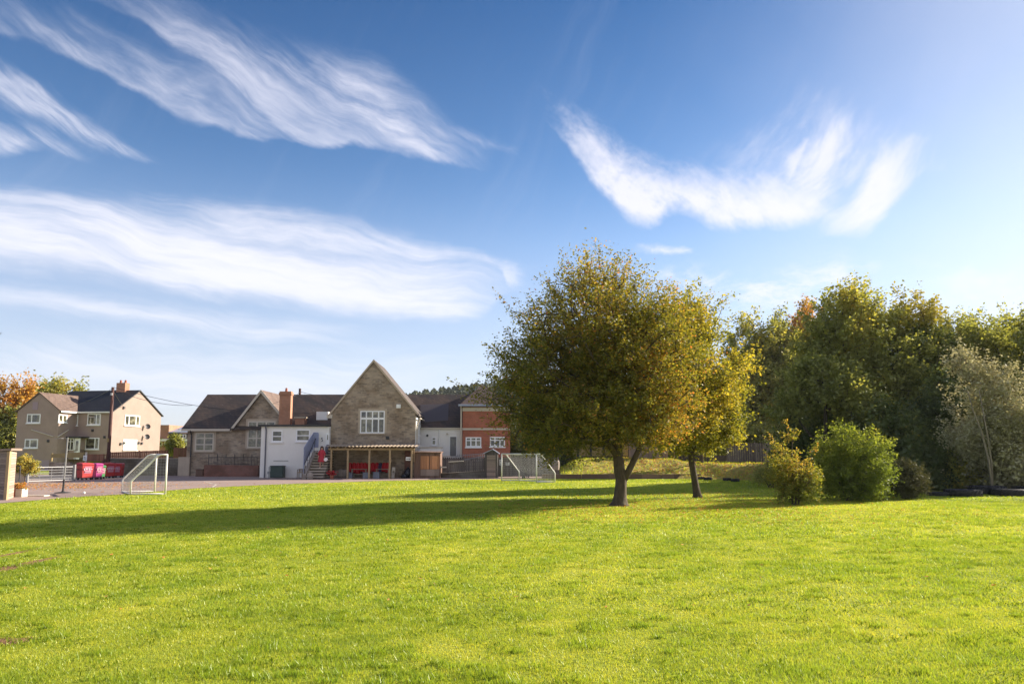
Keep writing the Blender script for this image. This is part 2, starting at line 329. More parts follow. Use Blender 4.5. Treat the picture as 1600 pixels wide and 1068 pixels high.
def blade_mat():
    m, h, b, o = newmat('grass_blades'); col, p, nb = grass_col(h)
    at_ = h.node('ShaderNodeAttribute', attribute_name='tint'); 
    c = h.mix(h.ss(at_.outputs['Fac'], 0., 1., 0., .85), h.mix(1., col, (.62, .8, .6, 1), 'MULTIPLY'), h.mix(1., col, (1.35, 1.2, 1.1, 1), 'MULTIPLY'))
    d = h.node('ShaderNodeBsdfDiffuse'); t = h.node('ShaderNodeBsdfTranslucent'); h.l.new(c, d.inputs[0]); h.l.new(h.mix(1., c, (1.25, 1.2, .7, 1), 'MULTIPLY'), t.inputs[0])
    mx = h.node('ShaderNodeMixShader'); mx.inputs[0].default_value = .5; h.l.new(d.outputs[0], mx.inputs[1]); h.l.new(t.outputs[0], mx.inputs[2])
    gl = h.node('ShaderNodeBsdfGlossy'); gl.inputs['Roughness'].default_value = .4; gl.inputs[0].default_value = (.8, .85, .7, 1)
    m2 = h.node('ShaderNodeMixShader'); m2.inputs[0].default_value = .03; h.l.new(mx.outputs[0], m2.inputs[1]); h.l.new(gl.outputs[0], m2.inputs[2])
    h.l.new(m2.outputs[0], o.inputs[0]); h.n.remove(b); return m
M['blade'] = blade_mat()
def leafmat(name, stops, trans=.48, gloss=.025, tb=(1.35, 1.25, .55)):
    m, h, b, o = newmat(name)
    at_ = h.node('ShaderNodeAttribute', attribute_name='tint')
    c = h.ramp(at_.outputs['Fac'], [(p, tuple(min(.6, x*1.75) for x in q)) for p, q in stops])
    d = h.node('ShaderNodeBsdfDiffuse'); t = h.node('ShaderNodeBsdfTranslucent'); h.l.new(c, d.inputs[0]); h.l.new(h.mix(1., c, (*tb, 1), 'MULTIPLY'), t.inputs[0])
    mx = h.node('ShaderNodeMixShader'); mx.inputs[0].default_value = trans; h.l.new(d.outputs[0], mx.inputs[1]); h.l.new(t.outputs[0], mx.inputs[2])
    gl = h.node('ShaderNodeBsdfGlossy'); gl.inputs['Roughness'].default_value = .5; gl.inputs[0].default_value = (.9, .9, .85, 1)
    m2 = h.node('ShaderNodeMixShader'); m2.inputs[0].default_value = gloss; h.l.new(mx.outputs[0], m2.inputs[1]); h.l.new(gl.outputs[0], m2.inputs[2])
    h.l.new(m2.outputs[0], o.inputs[0]); h.n.remove(b); return m
LEAF = {
 'cherry': leafmat('autumn_green_leaf', [(0, (.05, .055, .012)), (.4, (.105, .105, .018)), (.66, (.19, .155, .026)), (.84, (.27, .165, .04)), (1, (.33, .12, .04))]),
 'gold': leafmat('golden_leaf', [(0, (.08, .09, .016)), (.35, (.15, .15, .026)), (.7, (.31, .24, .035)), (.9, (.36, .20, .04)), (1, (.36, .13, .03))]),
 'green': leafmat('mid_green_leaf', [(0, (.075, .088, .03)), (.5, (.165, .175, .052)), (.85, (.27, .24, .06)), (1, (.34, .26, .06))]),
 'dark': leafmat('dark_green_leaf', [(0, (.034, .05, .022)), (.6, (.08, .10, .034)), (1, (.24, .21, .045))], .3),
 'bright': leafmat('bright_green_leaf', [(0, (.06, .085, .018)), (.5, (.12, .15, .026)), (.85, (.22, .225, .045)), (1, (.33, .26, .06))]),
 'orange': leafmat('orange_leaf', [(0, (.11, .09, .03)), (.4, (.24, .145, .04)), (.8, (.33, .17, .05)), (1, (.34, .12, .04))]),
 'weed': leafmat('lawn_weed_leaf', [(0, (.07, .11, .01)), (1, (.15, .19, .018))], .5, .0),
 'silver': leafmat('silver_leaf', [(0, (.12, .12, .06)), (.5, (.24, .225, .13)), (1, (.42, .37, .25))], .3, .03, (1.15, 1.05, .8)),
 'purple': leafmat('purple_leaf', [(0, (.026, .028, .018)), (.6, (.055, .055, .03)), (1, (.12, .11, .05))], .3),
 'mixed': leafmat('red_tinged_leaf', [(0, (.06, .08, .015)), (.45, (.15, .16, .03)), (.75, (.32, .20, .05)), (1, (.42, .12, .05))]),
 'conifer': leafmat('conifer_needles', [(0, (.05, .06, .045)), (1, (.10, .11, .07))], .2),
 'fallen': leafmat('fallen_leaf', [(0, (.22, .12, .03)), (.5, (.40, .20, .06)), (1, (.42, .09, .03))], .2),
}
def barkmat(name, c, lich=(.2, .2, .12)):
    m, h, b, o = newmat(name); v = objv(h)
    s = h.node('ShaderNodeMapping'); h.l.new(v, s.inputs[0]); s.inputs['Scale'].default_value = (9, 9, 2.2)
    n = h.noise(s.outputs[0], 1., 6, .7); n2 = h.noise(v, 2.5, 4)
    cc = h.ramp(n, [(.32, tuple(x*.45 for x in c)), (.62, c)])
    cc = h.mix(h.ss(n2, .5, .75, 0., .5), cc, (*lich, 1))
    h.l.new(cc, b.inputs['Base Color']); b.inputs['Roughness'].default_value = .95; bump(h, b, n, 1., .06); return m
M['bark'] = barkmat('tree_bark', (.10, .072, .045), (.14, .13, .07)); M['bark_dark'] = barkmat('dark_bark', (.07, .055, .04)); M['bark_pale'] = barkmat('pale_bark', (.30, .25, .18))

# ------------------------------------------------------------------ mesh builders
def thing(name, label, cat, loc=(0, 0, 0), rot=0., group=None):
    o = bpy.data.objects.new(name, None); COL.objects.link(o); o.empty_display_size = .2
    o.location = loc; o.rotation_euler = (0, 0, rot); o['label'] = label; o['category'] = cat
    if group: o['group'] = group
    return o
def tag(o, label=None, cat=None, group=None, kind=None):
    if label: o['label'] = label
    if cat: o['category'] = cat
    if group: o['group'] = group
    if kind: o['kind'] = kind
    return o
def wmat(o):
    while o is not None and o.parent is not None: o = o.parent
    if o is None: return Matrix.Identity(4)
    return Matrix.Translation(o.location) @ Matrix.Rotation(o.rotation_euler.z, 4, 'Z')
class MB:
    def __init__(s): s.v = []; s.f = []; s.n = 0
    def add(s, vs, fs):
        s.v += [tuple(q) for q in vs]; s.f += [tuple(i+s.n for i in f) for f in fs]; s.n = len(s.v); return s
    def box(s, a, b):
        (x0, y0, z0), (x1, y1, z1) = a, b
        x0, x1 = min(x0, x1), max(x0, x1); y0, y1 = min(y0, y1), max(y0, y1); z0, z1 = min(z0, z1), max(z0, z1)
        return s.add([(x0,y0,z0),(x1,y0,z0),(x1,y1,z0),(x0,y1,z0),(x0,y0,z1),(x1,y0,z1),(x1,y1,z1),(x0,y1,z1)],
                     [(0,3,2,1),(4,5,6,7),(0,1,5,4),(1,2,6,5),(2,3,7,6),(3,0,4,7)])
    def hexa(s, p):   # 8 points, bottom ring ccw then top ring
        return s.add(p, [(0,3,2,1),(4,5,6,7),(0,1,5,4),(1,2,6,5),(2,3,7,6),(3,0,4,7)])
    def fbox(s, fr, a0, a1, d0, d1, z0, z1):     # box in a facade frame fr=(origin,u,n)
        O, u, n = fr; P = lambda a, d, z: Vector((O[0]+u[0]*a+n[0]*d, O[1]+u[1]*a+n[1]*d, z))
        return s.hexa([P(a0,d1,z0), P(a1,d1,z0), P(a1,d0,z0), P(a0,d0,z0), P(a0,d1,z1), P(a1,d1,z1), P(a1,d0,z1), P(a0,d0,z1)])
    def slab(s, poly, th):   # polygon of 3d points thickened by vector th
        n = len(poly); P = [Vector(p) for p in poly]; T = Vector(th)
        return s.add(P+[p+T for p in P], [tuple(range(n))[::-1], tuple(range(n, 2*n))]+[(i, (i+1) % n, (i+1) % n+n, i+n) for i in range(n)])
    def tube(s, pts, r, k=8, cap=True):
        P = [Vector(p) for p in pts]; n = len(P); rs = r if isinstance(r, (list, tuple)) else [r]*n
        vs = []; up = None
        for i in range(n):
            t = (P[min(i+1, n-1)]-P[max(i-1, 0)]).normalized()
            if up is None: up = Vector((0, 0, 1)) if abs(t.z) < .9 else Vector((1, 0, 0))
            a = t.cross(up).normalized(); b = a.cross(t).normalized(); up = b
            for j in range(k):
                an = 2*math.pi*j/k; vs.append(P[i]+(a*math.cos(an)+b*math.sin(an))*rs[i])
        fs = [(i*k+j, i*k+(j+1) % k, (i+1)*k+(j+1) % k, (i+1)*k+j) for i in range(n-1) for j in range(k)]
        if cap: fs += [tuple(range(k)), tuple(range((n-1)*k, n*k))[::-1]]
        return s.add(vs, fs)
    def lathe(s, c, prof, k=16):
        vs = [(c[0]+r*math.cos(2*math.pi*j/k), c[1]+r*math.sin(2*math.pi*j/k), c[2]+z) for r, z in prof for j in range(k)]
        n = len(prof)
        return s.add(vs, [(i*k+j, i*k+(j+1) % k, (i+1)*k+(j+1) % k, (i+1)*k+j) for i in range(n-1) for j in range(k)]+[tuple(range(k))[::-1], tuple(range((n-1)*k, n*k))])
    def build(s, name, mat, parent=None, smooth=False, bev=0.):
        me = bpy.data.meshes.new(name); inv = wmat(parent).inverted()
        me.from_pydata([inv @ Vector(v) for v in s.v] if parent else s.v, [], s.f); me.validate()
        import bmesh
        bm = bmesh.new(); bm.from_mesh(me); bmesh.ops.recalc_face_normals(bm, faces=bm.faces)
        if bev: bmesh.ops.bevel(bm, geom=list(bm.edges), offset=bev, segments=1, affect='EDGES', clamp_overlap=True)
        bm.to_mesh(me); bm.free()
        me.materials.append(mat)
        if smooth: me.polygons.foreach_set('use_smooth', [True]*len(me.polygons))
        o = bpy.data.objects.new(name, me); COL.objects.link(o)
        if parent: o.parent = parent
        return o
def copy_tree(o, parent=None):
    c = o.copy(); COL.objects.link(c)
    if parent: c.parent = parent
    for ch in list(o.children): copy_tree(ch, c)
    return c
def npmesh(name, verts, nper, mat, parent, tint=None, vcount=None):
    """verts: (N*nper,3) numpy in world space, each nper verts one face"""
    me = bpy.data.meshes.new(name); N = len(verts)//nper
    if parent:
        inv = np.array(wmat(parent).inverted()); verts = verts@inv[:3, :3].T+inv[:3, 3]
    me.vertices.add(len(verts)); me.vertices.foreach_set('co', np.ascontiguousarray(verts, dtype=np.float32).ravel())
    me.loops.add(len(verts)); me.loops.foreach_set('vertex_index', np.arange(len(verts), dtype=np.int32))
    me.polygons.add(N); me.polygons.foreach_set('loop_start', np.arange(0, len(verts), nper, dtype=np.int32))
    me.polygons.foreach_set('loop_total', np.full(N, nper, dtype=np.int32))
    if tint is not None:
        a = me.attributes.new('tint', 'FLOAT', 'FACE'); a.data.foreach_set('value', np.ascontiguousarray(tint, dtype=np.float32))
    me.update(calc_edges=True); me.materials.append(mat)
    o = bpy.data.objects.new(name, me); COL.objects.link(o)
    if parent: o.parent = parent
    return o

# ------------------------------------------------------------------ ground
def sheet(name, pts, z, mat, kind='structure'):
    mb = MB(); mb.add([(p[0], p[1], z) for p in pts], [tuple(range(len(pts)))]); o = mb.build(name, mat); o['kind'] = kind; return o
sheet('lawn', [(-2500, -200), (2500, -200), (2500, 3000), (-2500, 3000)], 0, M['lawn'])
EDGE_PX = [(-120, 800), (0, 786), (60, 781), (110, 777), (200, 771.5), (300, 763), (420, 757), (600, 750.8), (760, 748.5), (905, 747)]
EDGE = [gr(*p) for p in EDGE_PX]
tar = []
rr = random.Random(3)
for i in range(len(EDGE)-1):
    a, b = EDGE[i], EDGE[i+1]; n = 14
    for k in range(n):
        q = a.lerp(b, k/n); tar.append((q.x, q.y+rr.uniform(-.06, .06)))
tar += [(5.4, 56), (5.4, 66), (-90, 66), (-90, 20)]
sheet('playground_tarmac', tar, .012, M['tarmac'])
EX = np.array([e.x for e in EDGE]); EY = np.array([e.y for e in EDGE])
# faded court lines on the tarmac
for pts, nm in [([(318, 752), (338, 757), (332, 761)], 0), ([(190, 757), (245, 759), (300, 760)], 1), ([(283, 752.5), (335, 756)], 2), ([(30, 774), (75, 773)], 3)]:
    mb = MB(); q = [gr(*p) for p in pts]
    for a, b in zip(q[:-1], q[1:]):
        d = (b-a).normalized(); n = Vector((-d.y, d.x, 0))*.05
        mb.add([(*(a-n).xy, .017), (*(b-n).xy, .017), (*(b+n).xy, .017), (*(a+n).xy, .017)], [(0, 1, 2, 3)])
    o = mb.build('court_marking', M['cream']); o['kind'] = 'structure'

# grass blades, one mesh of individual blades over the near and middle lawn
def blades(rng, y0, y1, dens, hgt, wid, tall=None):
    area = (y1**2-y0**2)*.5*1.62
    n = int(area*dens)
    y = np.sqrt(rng.uniform(y0**2, y1**2, n)); x = rng.uniform(-.78, .84, n)*y
    ok = y < np.interp(x, EX, EY)-.05
    # bare patches
    for (px, py, rx, ry) in [(22,885,.22,.8),(32,862,.12,.5),(16,1001,.30,.09)]:
        q = gr(px, py); dd = ((x-q.x)/rx)**2+((y-q.y)/(ry*2))**2; ok &= (dd > .55) | (rng.random(n) < .12)
    x, y = x[ok], y[ok]; n = len(x)
    def lump(fx, fy, s):   # smooth pseudo noise
        v = 0
        r2 = np.random.default_rng(s)
        for k in range(7):
            a = r2.uniform(0, 6.28); w = r2.uniform(.5, 1.6)*fx; v = v+np.sin((x*np.cos(a)+y*np.sin(a))*w+r2.uniform(0, 6.28))
        return v/7**.5
    cl = lump(1.9, 0, 5)*.5+lump(6.5, 0, 8)*.5
    h = hgt*(.55+.35*np.clip(cl, -1, 2)+rng.uniform(0, .55, n)); h = np.maximum(h, hgt*.25)
    an = rng.uniform(0, 6.283, n); w = wid*(.7+.6*rng.random(n)); lean = h*rng.uniform(.1, 1.1, n); la = rng.uniform(0, 6.283, n)
    dx, dy = np.cos(an)*w, np.sin(an)*w
    P = np.empty((n, 3, 3)); z0 = np.zeros(n)-.002
    P[:, 0] = np.stack([x-dx, y-dy, z0], 1); P[:, 1] = np.stack([x+dx, y+dy, z0], 1)
    P[:, 2] = np.stack([x+np.cos(la)*lean, y+np.sin(la)*lean, h], 1)
    t = np.clip(.5+.25*cl*-1+rng.normal(0, .25, n), 0, 1)
    return P.reshape(-1, 3), t
rng = np.random.default_rng(11)
parts = [blades(rng, 4.6, 9.5, 4200, .031, .0036), blades(rng, 9.5, 17, 1700, .034, .0058), blades(rng, 17, 30, 450, .042, .011), blades(rng, 30, 54, 90, .055, .02)]
def clumps(rng, n):
    cy = np.sqrt(rng.uniform(5.4**2, 22**2, n)); cx = rng.uniform(-.7, .75, n)*cy; k = 70
    sc = rng.uniform(.5, 1.5, n); cx[:40] = rng.normal(-1.2, .9, 40); cy[:40] = rng.normal(6.7, .35, 40)
    y = np.repeat(cy, k)+rng.normal(0, .045, n*k)*np.repeat(sc, k); x = np.repeat(cx, k)+rng.normal(0, .085, n*k)*np.repeat(sc, k); N = n*k
    h = rng.uniform(.04, .085, N)*np.repeat(.7+.3*sc, k); an = rng.uniform(0, 6.28, N); w = rng.uniform(.003, .006, N); la = rng.uniform(0, 6.28, N); ln = h*rng.uniform(.2, 1., N)
    P = np.empty((N, 3, 3)); P[:, 0] = np.stack([x-np.cos(an)*w, y-np.sin(an)*w, 0*x], 1); P[:, 1] = np.stack([x+np.cos(an)*w, y+np.sin(an)*w, 0*x], 1); P[:, 2] = np.stack([x+np.cos(la)*ln, y+np.sin(la)*ln, h], 1)
    return P.reshape(-1, 3), rng.uniform(0, .35, N)
parts.append(clumps(rng, 620))
o = npmesh('lawn_grass', np.concatenate([p[0] for p in parts]), 3, M['blade'], None, np.concatenate([p[1] for p in parts]))
tag(o, kind='stuff', label='short sunlit green grass covering the playing field', cat='grass')
# broad-leaved weeds and denser tufts scattered in the lawn
def tufts(rng, n):
    y = np.sqrt(rng.uniform(5.2**2, 26**2, n)); x = rng.uniform(-.75, .8, n)*y; k = 16
    y = np.repeat(y, k)+rng.normal(0, .07, n*k); x = np.repeat(x, k)+rng.normal(0, .1, n*k); N = n*k
    an = rng.uniform(0, 6.283, N); h = rng.uniform(.02, .06, N); w = rng.uniform(.004, .009, N)
    ln = rng.uniform(.02, .07, N); P = np.empty((N, 4, 3)); c, s = np.cos(an), np.sin(an)
    P[:, 0] = np.stack([x, y, 0*x], 1); P[:, 1] = np.stack([x+c*ln*.5-s*w, y+s*ln*.5+c*w, h*.6], 1)
    P[:, 2] = np.stack([x+c*ln, y+s*ln, h], 1); P[:, 3] = np.stack([x+c*ln*.5+s*w, y+s*ln*.5-c*w, h*.6], 1)
    return P.reshape(-1, 3), rng.uniform(0, .6, N)
tv, tt = tufts(rng, 2200)
tag(npmesh('lawn_weeds', tv, 4, LEAF['weed'], None, tt), kind='stuff', label='darker weed tufts scattered through the lawn', cat='weeds')
def litter(name, pts, size, rng, lab):
    n = len(pts); P = np.empty((n, 4, 3)); an = rng.uniform(0, 6.283, n); s = size*rng.uniform(.6, 1.3, n)
    for j, (a, w) in enumerate([(0, 1), (1.57, .6), (3.14, 1), (4.71, .6)]):
        P[:, j] = pts+np.stack([np.cos(an+a)*s*w, np.sin(an+a)*s*w, rng.uniform(-.3, .5, n)*s], 1)
    o = npmesh(name, P.reshape(-1, 3), 4, LEAF['fallen'], None, rng.random(n)); tag(o, lab, 'leaves', kind='stuff'); return o
q1 = np.stack([rng.normal(4.5, 3.6, 2600), rng.normal(25.5, 3.2, 2600), rng.uniform(.03, .06, 2600)], 1)
q1 = q1[(q1[:, 1] > 20)]
q2 = np.stack([rng.normal(9, 3.5, 1500), rng.normal(31, 4., 1500), rng.uniform(.03, .06, 1500)], 1)
q2b = np.stack([rng.uniform(-12, 22, 260), rng.uniform(9, 28, 260), rng.uniform(.03, .05, 260)], 1)
litter('fallen_leaves', np.concatenate([q1, q2, q2b]), .035, rng, 'brown and orange leaves fallen on the lawn under the trees')
c0 = gr(70, 760); q3 = np.stack([rng.normal(c0.x, 3.6, 2600), rng.normal(c0.y+.5, 2.6, 2600), np.full(2600, .03)], 1)
litter('fallen_leaves', q3, .05, rng, 'orange leaves fallen on the tarmac beside the gate')

# ------------------------------------------------------------------ vegetation
def lumps(P, seed, f):
    r = np.random.default_rng(seed); v = np.zeros(len(P))
    for k in range(8):
        d = r.normal(size=3); d /= np.linalg.norm(d); v += np.sin(P@d*f*r.uniform(.6, 1.6)+r.uniform(0, 6.28))
    return v/8**.5
def blobs_px(bl, Y, depth=1., dy=0.):
    out = []
    for b in bl:
        px, py, rx, ry = b[:4]; oy = b[4] if len(b) > 4 else 0.
        c = at(px, py, Y+dy+oy); s = (Y+dy+oy)/F_PX
        out.append((c, rx*s, rx*s*depth, ry*s))
    return out
def foliage(name, label, cat, base, blobs, limbs, leafkey, seed, ncl=900, nlf=60, lsize=.09, spread=.28, r0=.2, group=None, bark='bark', outw=.35, tintf=None, lumpf=1.1, thr=-.25, trunk=None, tubes=True, minz=.3, tvar=.13, twig=.012, droop=0., bark_only_r=.0):
    root = thing(name, label, cat, base, 0, group)
    rg = np.random.default_rng(seed)
    vol = np.array([b[1]*b[2]*b[3] for b in blobs]); vol = vol/vol.sum()
    want = ncl; C = []; Oo = []
    cen = np.mean([np.array(b[0]) for b in blobs], 0)
    tries = 0
    while len(C) < want and tries < 60:
        tries += 1
        k = rg.choice(len(blobs), 600, p=vol); d = rg.normal(size=(600, 3)); d /= np.linalg.norm(d, axis=1)[:, None]
        rad = rg.random(600)**.42; rad = np.where(rg.random(600) < .13, rad*rg.uniform(1.02, 1.12, 600), rad)
        B = np.array([[*b[0], b[1], b[2], b[3]] for b in blobs])[k]
        P = B[:, :3]+d*rad[:, None]*B[:, 3:]*(1+.10*lumps(B[:, :3]+d*B[:, 3:], seed+3, 1.9)+.11*lumps(B[:, :3]+d*B[:, 3:], seed+4, 4.5))[:, None]
        ok = (lumps(P, seed, lumpf) > thr) & (P[:, 2] > minz)
        for p, dd in zip(P[ok], d[ok]):
            C.append(p); Oo.append(dd)
    C = np.array(C[:want]); Oo = np.array(Oo[:want])
    # skeleton
    base = np.array(base, float)
    nodes = []; par = []; plen = []; fixed = {}
    def addn(p, q):
        nodes.append(np.array(p, float)); par.append(q); plen.append(0 if q < 0 else plen[q]+np.linalg.norm(nodes[-1]-nodes[q])); return len(nodes)-1
    limb_ids = []
    for pts in limbs:          # list of (point, radius); first limb starts at the base
        ids = []; prev = -1
        p0 = np.array(pts[0][0], float)
        if nodes:
            dd = np.linalg.norm(np.array(nodes)-p0, axis=1); prev = int(dd.argmin())
        for (a, ra), (b, rb) in zip(pts[:-1], pts[1:]):
            a = np.array(a, float); b = np.array(b, float); n = max(2, int(np.linalg.norm(b-a)/.35))
            for j in range(n):
                t = j/n; i = addn(a*(1-t)+b*t, prev); fixed[i] = ra*(1-t)+rb*t; prev = i
        i = addn(pts[-1][0], prev); fixed[i] = pts[-1][1]
    # clusters join the growing skeleton
    first = np.array(limbs[0][0][0]); lowz = limbs[0][min(1, len(limbs[0])-1)][0][2]
    order = np.argsort(np.linalg.norm(C-np.array(limbs[0][-1][0]), axis=1))
    lim = [i for i in range(len(nodes)) if nodes[i][2] > lowz-.3] or [0]
    NP = np.zeros((len(nodes)+want*14+10, 3)); PL = np.zeros(len(NP)); act = np.zeros(len(NP), bool)
    for i in range(len(nodes)): NP[i] = nodes[i]; PL[i] = plen[i]
    act[lim] = True
    tips = []
    for ci in order:
        c = C[ci]; m = len(nodes); dd = np.linalg.norm(NP[:m]-c, axis=1)+.3*PL[:m]; dd[~act[:m]] = 1e9
        j = int(dd.argmin()); L = np.linalg.norm(c-NP[j]); n = max(1, min(12, int(L/.4)))
        prev = j; off = rg.normal(0, .07*L, 3); off[2] += .08*L
        for s_ in range(1, n+1):
            t = s_/n; p = NP[j]*(1-t)+c*t+off*math.sin(math.pi*t)+(rg.normal(0, .03, 3) if s_ < n else 0)
            prev = addn(p, prev); NP[prev] = nodes[prev]; PL[prev] = plen[prev]; act[prev] = True
        tips.append(prev)
    if tubes:
        m = len(nodes); rad = np.zeros(m)
        for t in tips: rad[t] = twig**2.2
        for i in range(m-1, 0, -1):
            if par[i] >= 0: rad[par[i]] += rad[i]
        rad = np.maximum(rad, (twig*.7)**2.2)**(1/2.2)
        for i, r in fixed.items(): rad[i] = r
        for i in range(m):     # a child is never thicker than its parent
            if par[i] >= 0 and i not in fixed: rad[i] = min(rad[i], rad[par[i]]*.9)
        A = np.array([nodes[par[i]] for i in range(m) if par[i] >= 0]); Bn = np.array([nodes[i] for i in range(m) if par[i] >= 0])
        ra = np.array([min(rad[par[i]], rad[i]*1.35) for i in range(m) if par[i] >= 0]); rb = np.array([rad[i] for i in range(m) if par[i] >= 0])
        K = 6; D = Bn-A; Ln = np.linalg.norm(D, axis=1); ok = Ln > 1e-4; A, Bn, ra, rb, D, Ln = A[ok], Bn[ok], ra[ok], rb[ok], D[ok], Ln[ok]
        D = D/Ln[:, None]; up = np.where(np.abs(D[:, 2:3]) < .9, [[0, 0, 1.]], [[1., 0, 0]]); X = np.cross(D, up); X /= np.linalg.norm(X, axis=1)[:, None]; Yv = np.cross(X, D)
        big = ra > .06; vs = []
        A2 = A-D*(ra*.35)[:, None]; B2 = Bn+D*(rb*.35)[:, None]
        for j in range(K):
            a0, a1 = 2*math.pi*j/K, 2*math.pi*(j+1)/K
            r0_ = X*math.cos(a0)+Yv*math.sin(a0); r1_ = X*math.cos(a1)+Yv*math.sin(a1)
            vs.append(np.stack([A2+r0_*ra[:, None], A2+r1_*ra[:, None], B2+r1_*rb[:, None], B2+r0_*rb[:, None]], 1).reshape(-1, 3))
        if trunk is None:
            o = npmesh('trunk', np.concatenate(vs), 4, M[bark], root)
        else:
            # hand-shaped smooth trunk and limbs, thin branches as frustums
            keep = ~big
            V_ = [v.reshape(-1, 4, 3)[keep].reshape(-1, 3) for v in vs]
            tk = MB()
            for pts in trunk: tk.tube([p for p, r in pts], [r for p, r in pts], 18)
            t_o = tk.build('trunk', M[bark], root, smooth=True)
            mid = big
            V2 = [v.reshape(-1, 4, 3)[mid].reshape(-1, 3) for v in vs]
            npmesh('branches', np.concatenate(V_+V2), 4, M[bark], root)
    # leaves
    n = len(C); k = nlf; N = n*k
    Cr = np.repeat(C, k, 0); Or = np.repeat(Oo*.8+np.array([0, 0, .25]), k, 0)
    t = rg.uniform(-.4, 1., N)
    sub = rg.normal(size=(n, 4, 3))*spread*.75; pick = rg.integers(0, 4, N); S = sub[np.repeat(np.arange(n), k), pick]
    P = Cr+Or*(t*outw)[:, None]+S*rg.uniform(.1, 1.1, N)[:, None]+rg.normal(size=(N, 3))*spread*.24
    P[:, 2] -= droop*rg.random(N)
    P = P[P[:, 2] > .06]; N = len(P)
    sz = lsize*rg.uniform(.6, 1.25, N)
    a = rg.normal(size=(N, 3)); a[:, 2] *= .6; a /= np.linalg.norm(a, axis=1)[:, None]
    b = np.cross(a, rg.normal(size=(N, 3))+np.array([.0, .0, .9])); b /= np.linalg.norm(b, axis=1)[:, None]+1e-9
    a *= (sz*.5)[:, None]; b *= (sz*.34)[:, None]
    nn = np.cross(a, b); nn /= np.linalg.norm(nn, axis=1)[:, None]+1e-9; fold = nn*(sz*.10)[:, None]
    V_ = np.stack([P-a, P+b+fold, P+a, P-b+fold], 1).reshape(-1, 3)
    base_t = .42+.09*lumps(P, seed+9, .9)+.10*lumps(P, seed+12, 3.)+rg.normal(0, tvar, N)
    if tintf is not None: base_t = base_t+tintf(P)
    npmesh('crown' if cat == 'tree' else 'foliage', V_, 4, LEAF[leafkey], root, np.clip(base_t, 0, 1))
    return root

# -- the big lawn tree
Y1 = 26.7; b1 = gr(968, 790); Y1 = b1.y
T = lambda px, py, dy=0.: at(px, py, Y1+dy)
trk = [(T(968,797), .46), (T(968,789), .38), (T(968.5,784), .285), (T(969,775), .235), (T(970,760), .21), (T(971,748), .215), (T(968,735), .205), (T(966,715,.05), .19), (T(964,690,.1), .165), (T(966,650,.1), .12), (T(968,610,.1), .10), (T(965,560,.1), .07), (T(960,505,.1), .045)]
rl = [(T(972,756), .12), (T(984,732,-.1), .118), (T(994,712,-.2), .108), (T(1003,692,-.2), .095), (T(1012,660,-.1), .09), (T(1020,600,0), .07), (T(1018,540,0), .045)]
l1 = [(T(964,712), .12), (T(950,693,-.3), .10), (T(930,668,-.6), .08), (T(900,630,-.8), .06), (T(868,600,-.9), .035)]
l2 = [(T(966,690), .10), (T(985,650,.8), .08), (T(1000,590,1.4), .055), (T(1010,540,1.6), .035)]
l3 = [(T(965,680), .10), (T(945,640,1.0), .075), (T(915,590,1.5), .05), (T(900,540,1.8), .03)]
l4 = [(T(966,660), .09), (T(980,600,-1.), .06), (T(1000,550,-1.5), .035)]
L_main = [trk[4:], rl, l1, l2, l3, l4]
main_blobs = blobs_px([(905,575,116,118),(955,545,112,112),(862,620,92,82),(1000,590,95,108),(828,572,52,50),(810,640,38,46),(888,474,44,46),(925,452,48,34),(970,460,46,36),(910,500,60,50),(955,476,64,42),(1008,506,48,52),(850,528,50,48),(930,640,95,66),(985,648,95,56),(830,662,54,46),(885,668,64,50),(1030,640,60,60)], Y1, 1.18)
def tint_main(P):   # autumn turning is strongest at the top and on the right
    return .10*np.clip((P[:, 2]-6)/3, 0, 1)+.08*np.clip((P[:, 0]-3.5)/4, -.5, 1)
foliage('lawn_tree', 'large spreading tree in the middle of the lawn with a low forking trunk', 'tree', b1, main_blobs, L_main, 'cherry', 21, 3100, 56, .092, .21, trunk=[trk, rl, l1, l2, l3, l4], outw=.85, tintf=tint_main, tvar=.2, thr=-.8, lumpf=2.3)
# a few sprays that stick out of the silhouette
b2 = gr(1088, 777); Y2 = b2.y
T = lambda px, py, dy=0.: at(px, py, Y2+dy)
trk2 = [(T(1090,782), .28), (T(1090,776), .22), (T(1089,771), .175), (T(1087,760), .15), (T(1084,740), .138), (T(1080,718), .13), (T(1081,690), .115), (T(1086,650), .12), (T(1090,600), .09), (T(1090,540), .055)]
m2 = [(T(1082,712), .11), (T(1064,680,-.4), .09), (T(1050,640,-.6), .06), (T(1045,590,-.5), .035)]
m3 = [(T(1082,700), .11), (T(1100,665,.5), .08), (T(1122,625,.6), .055), (T(1135,590,.4), .03)]
foliage('lawn_tree', 'smaller golden lawn tree with a single leaning trunk, right of the large tree', 'tree', b2,
        blobs_px([(1088,600,76,95),(1052,560,50,62),(1048,505,46,46),(1108,640,58,52),(1128,600,34,44),(1045,620,66,80),(1075,520,55,58),(1130,560,34,36),(1095,680,48,26),(1050,680,48,28),(1064,476,24,22),(1116,664,40,34)], Y2, 1.3), [trk2[3:], m2, m3], 'gold', 31, 1450, 54, .125, .24, trunk=[trk2, m2, m3], outw=.8, thr=-.6, lumpf=2.1,
        tintf=lambda P: -.03+.15*np.clip((P[:, 0]-9.)/3, -1, 1))
# thin young tree behind
b3 = gr(1100, 745); T = lambda px, py, dy=0.: at(px, py, b3.y+dy)
foliage('young_tree', 'thin young tree with a dark straight trunk beside the two black tyres on the bank', 'tree', b3, blobs_px([(1098,650,34,48),(1118,690,20,18),(1085,680,22,22)], b3.y), [[(T(1100,747), .19), (T(1098,730), .15), (T(1096,700), .12), (T(1098,640), .06)]], 'gold', 41, 110, 60, .2, .35, outw=.5)

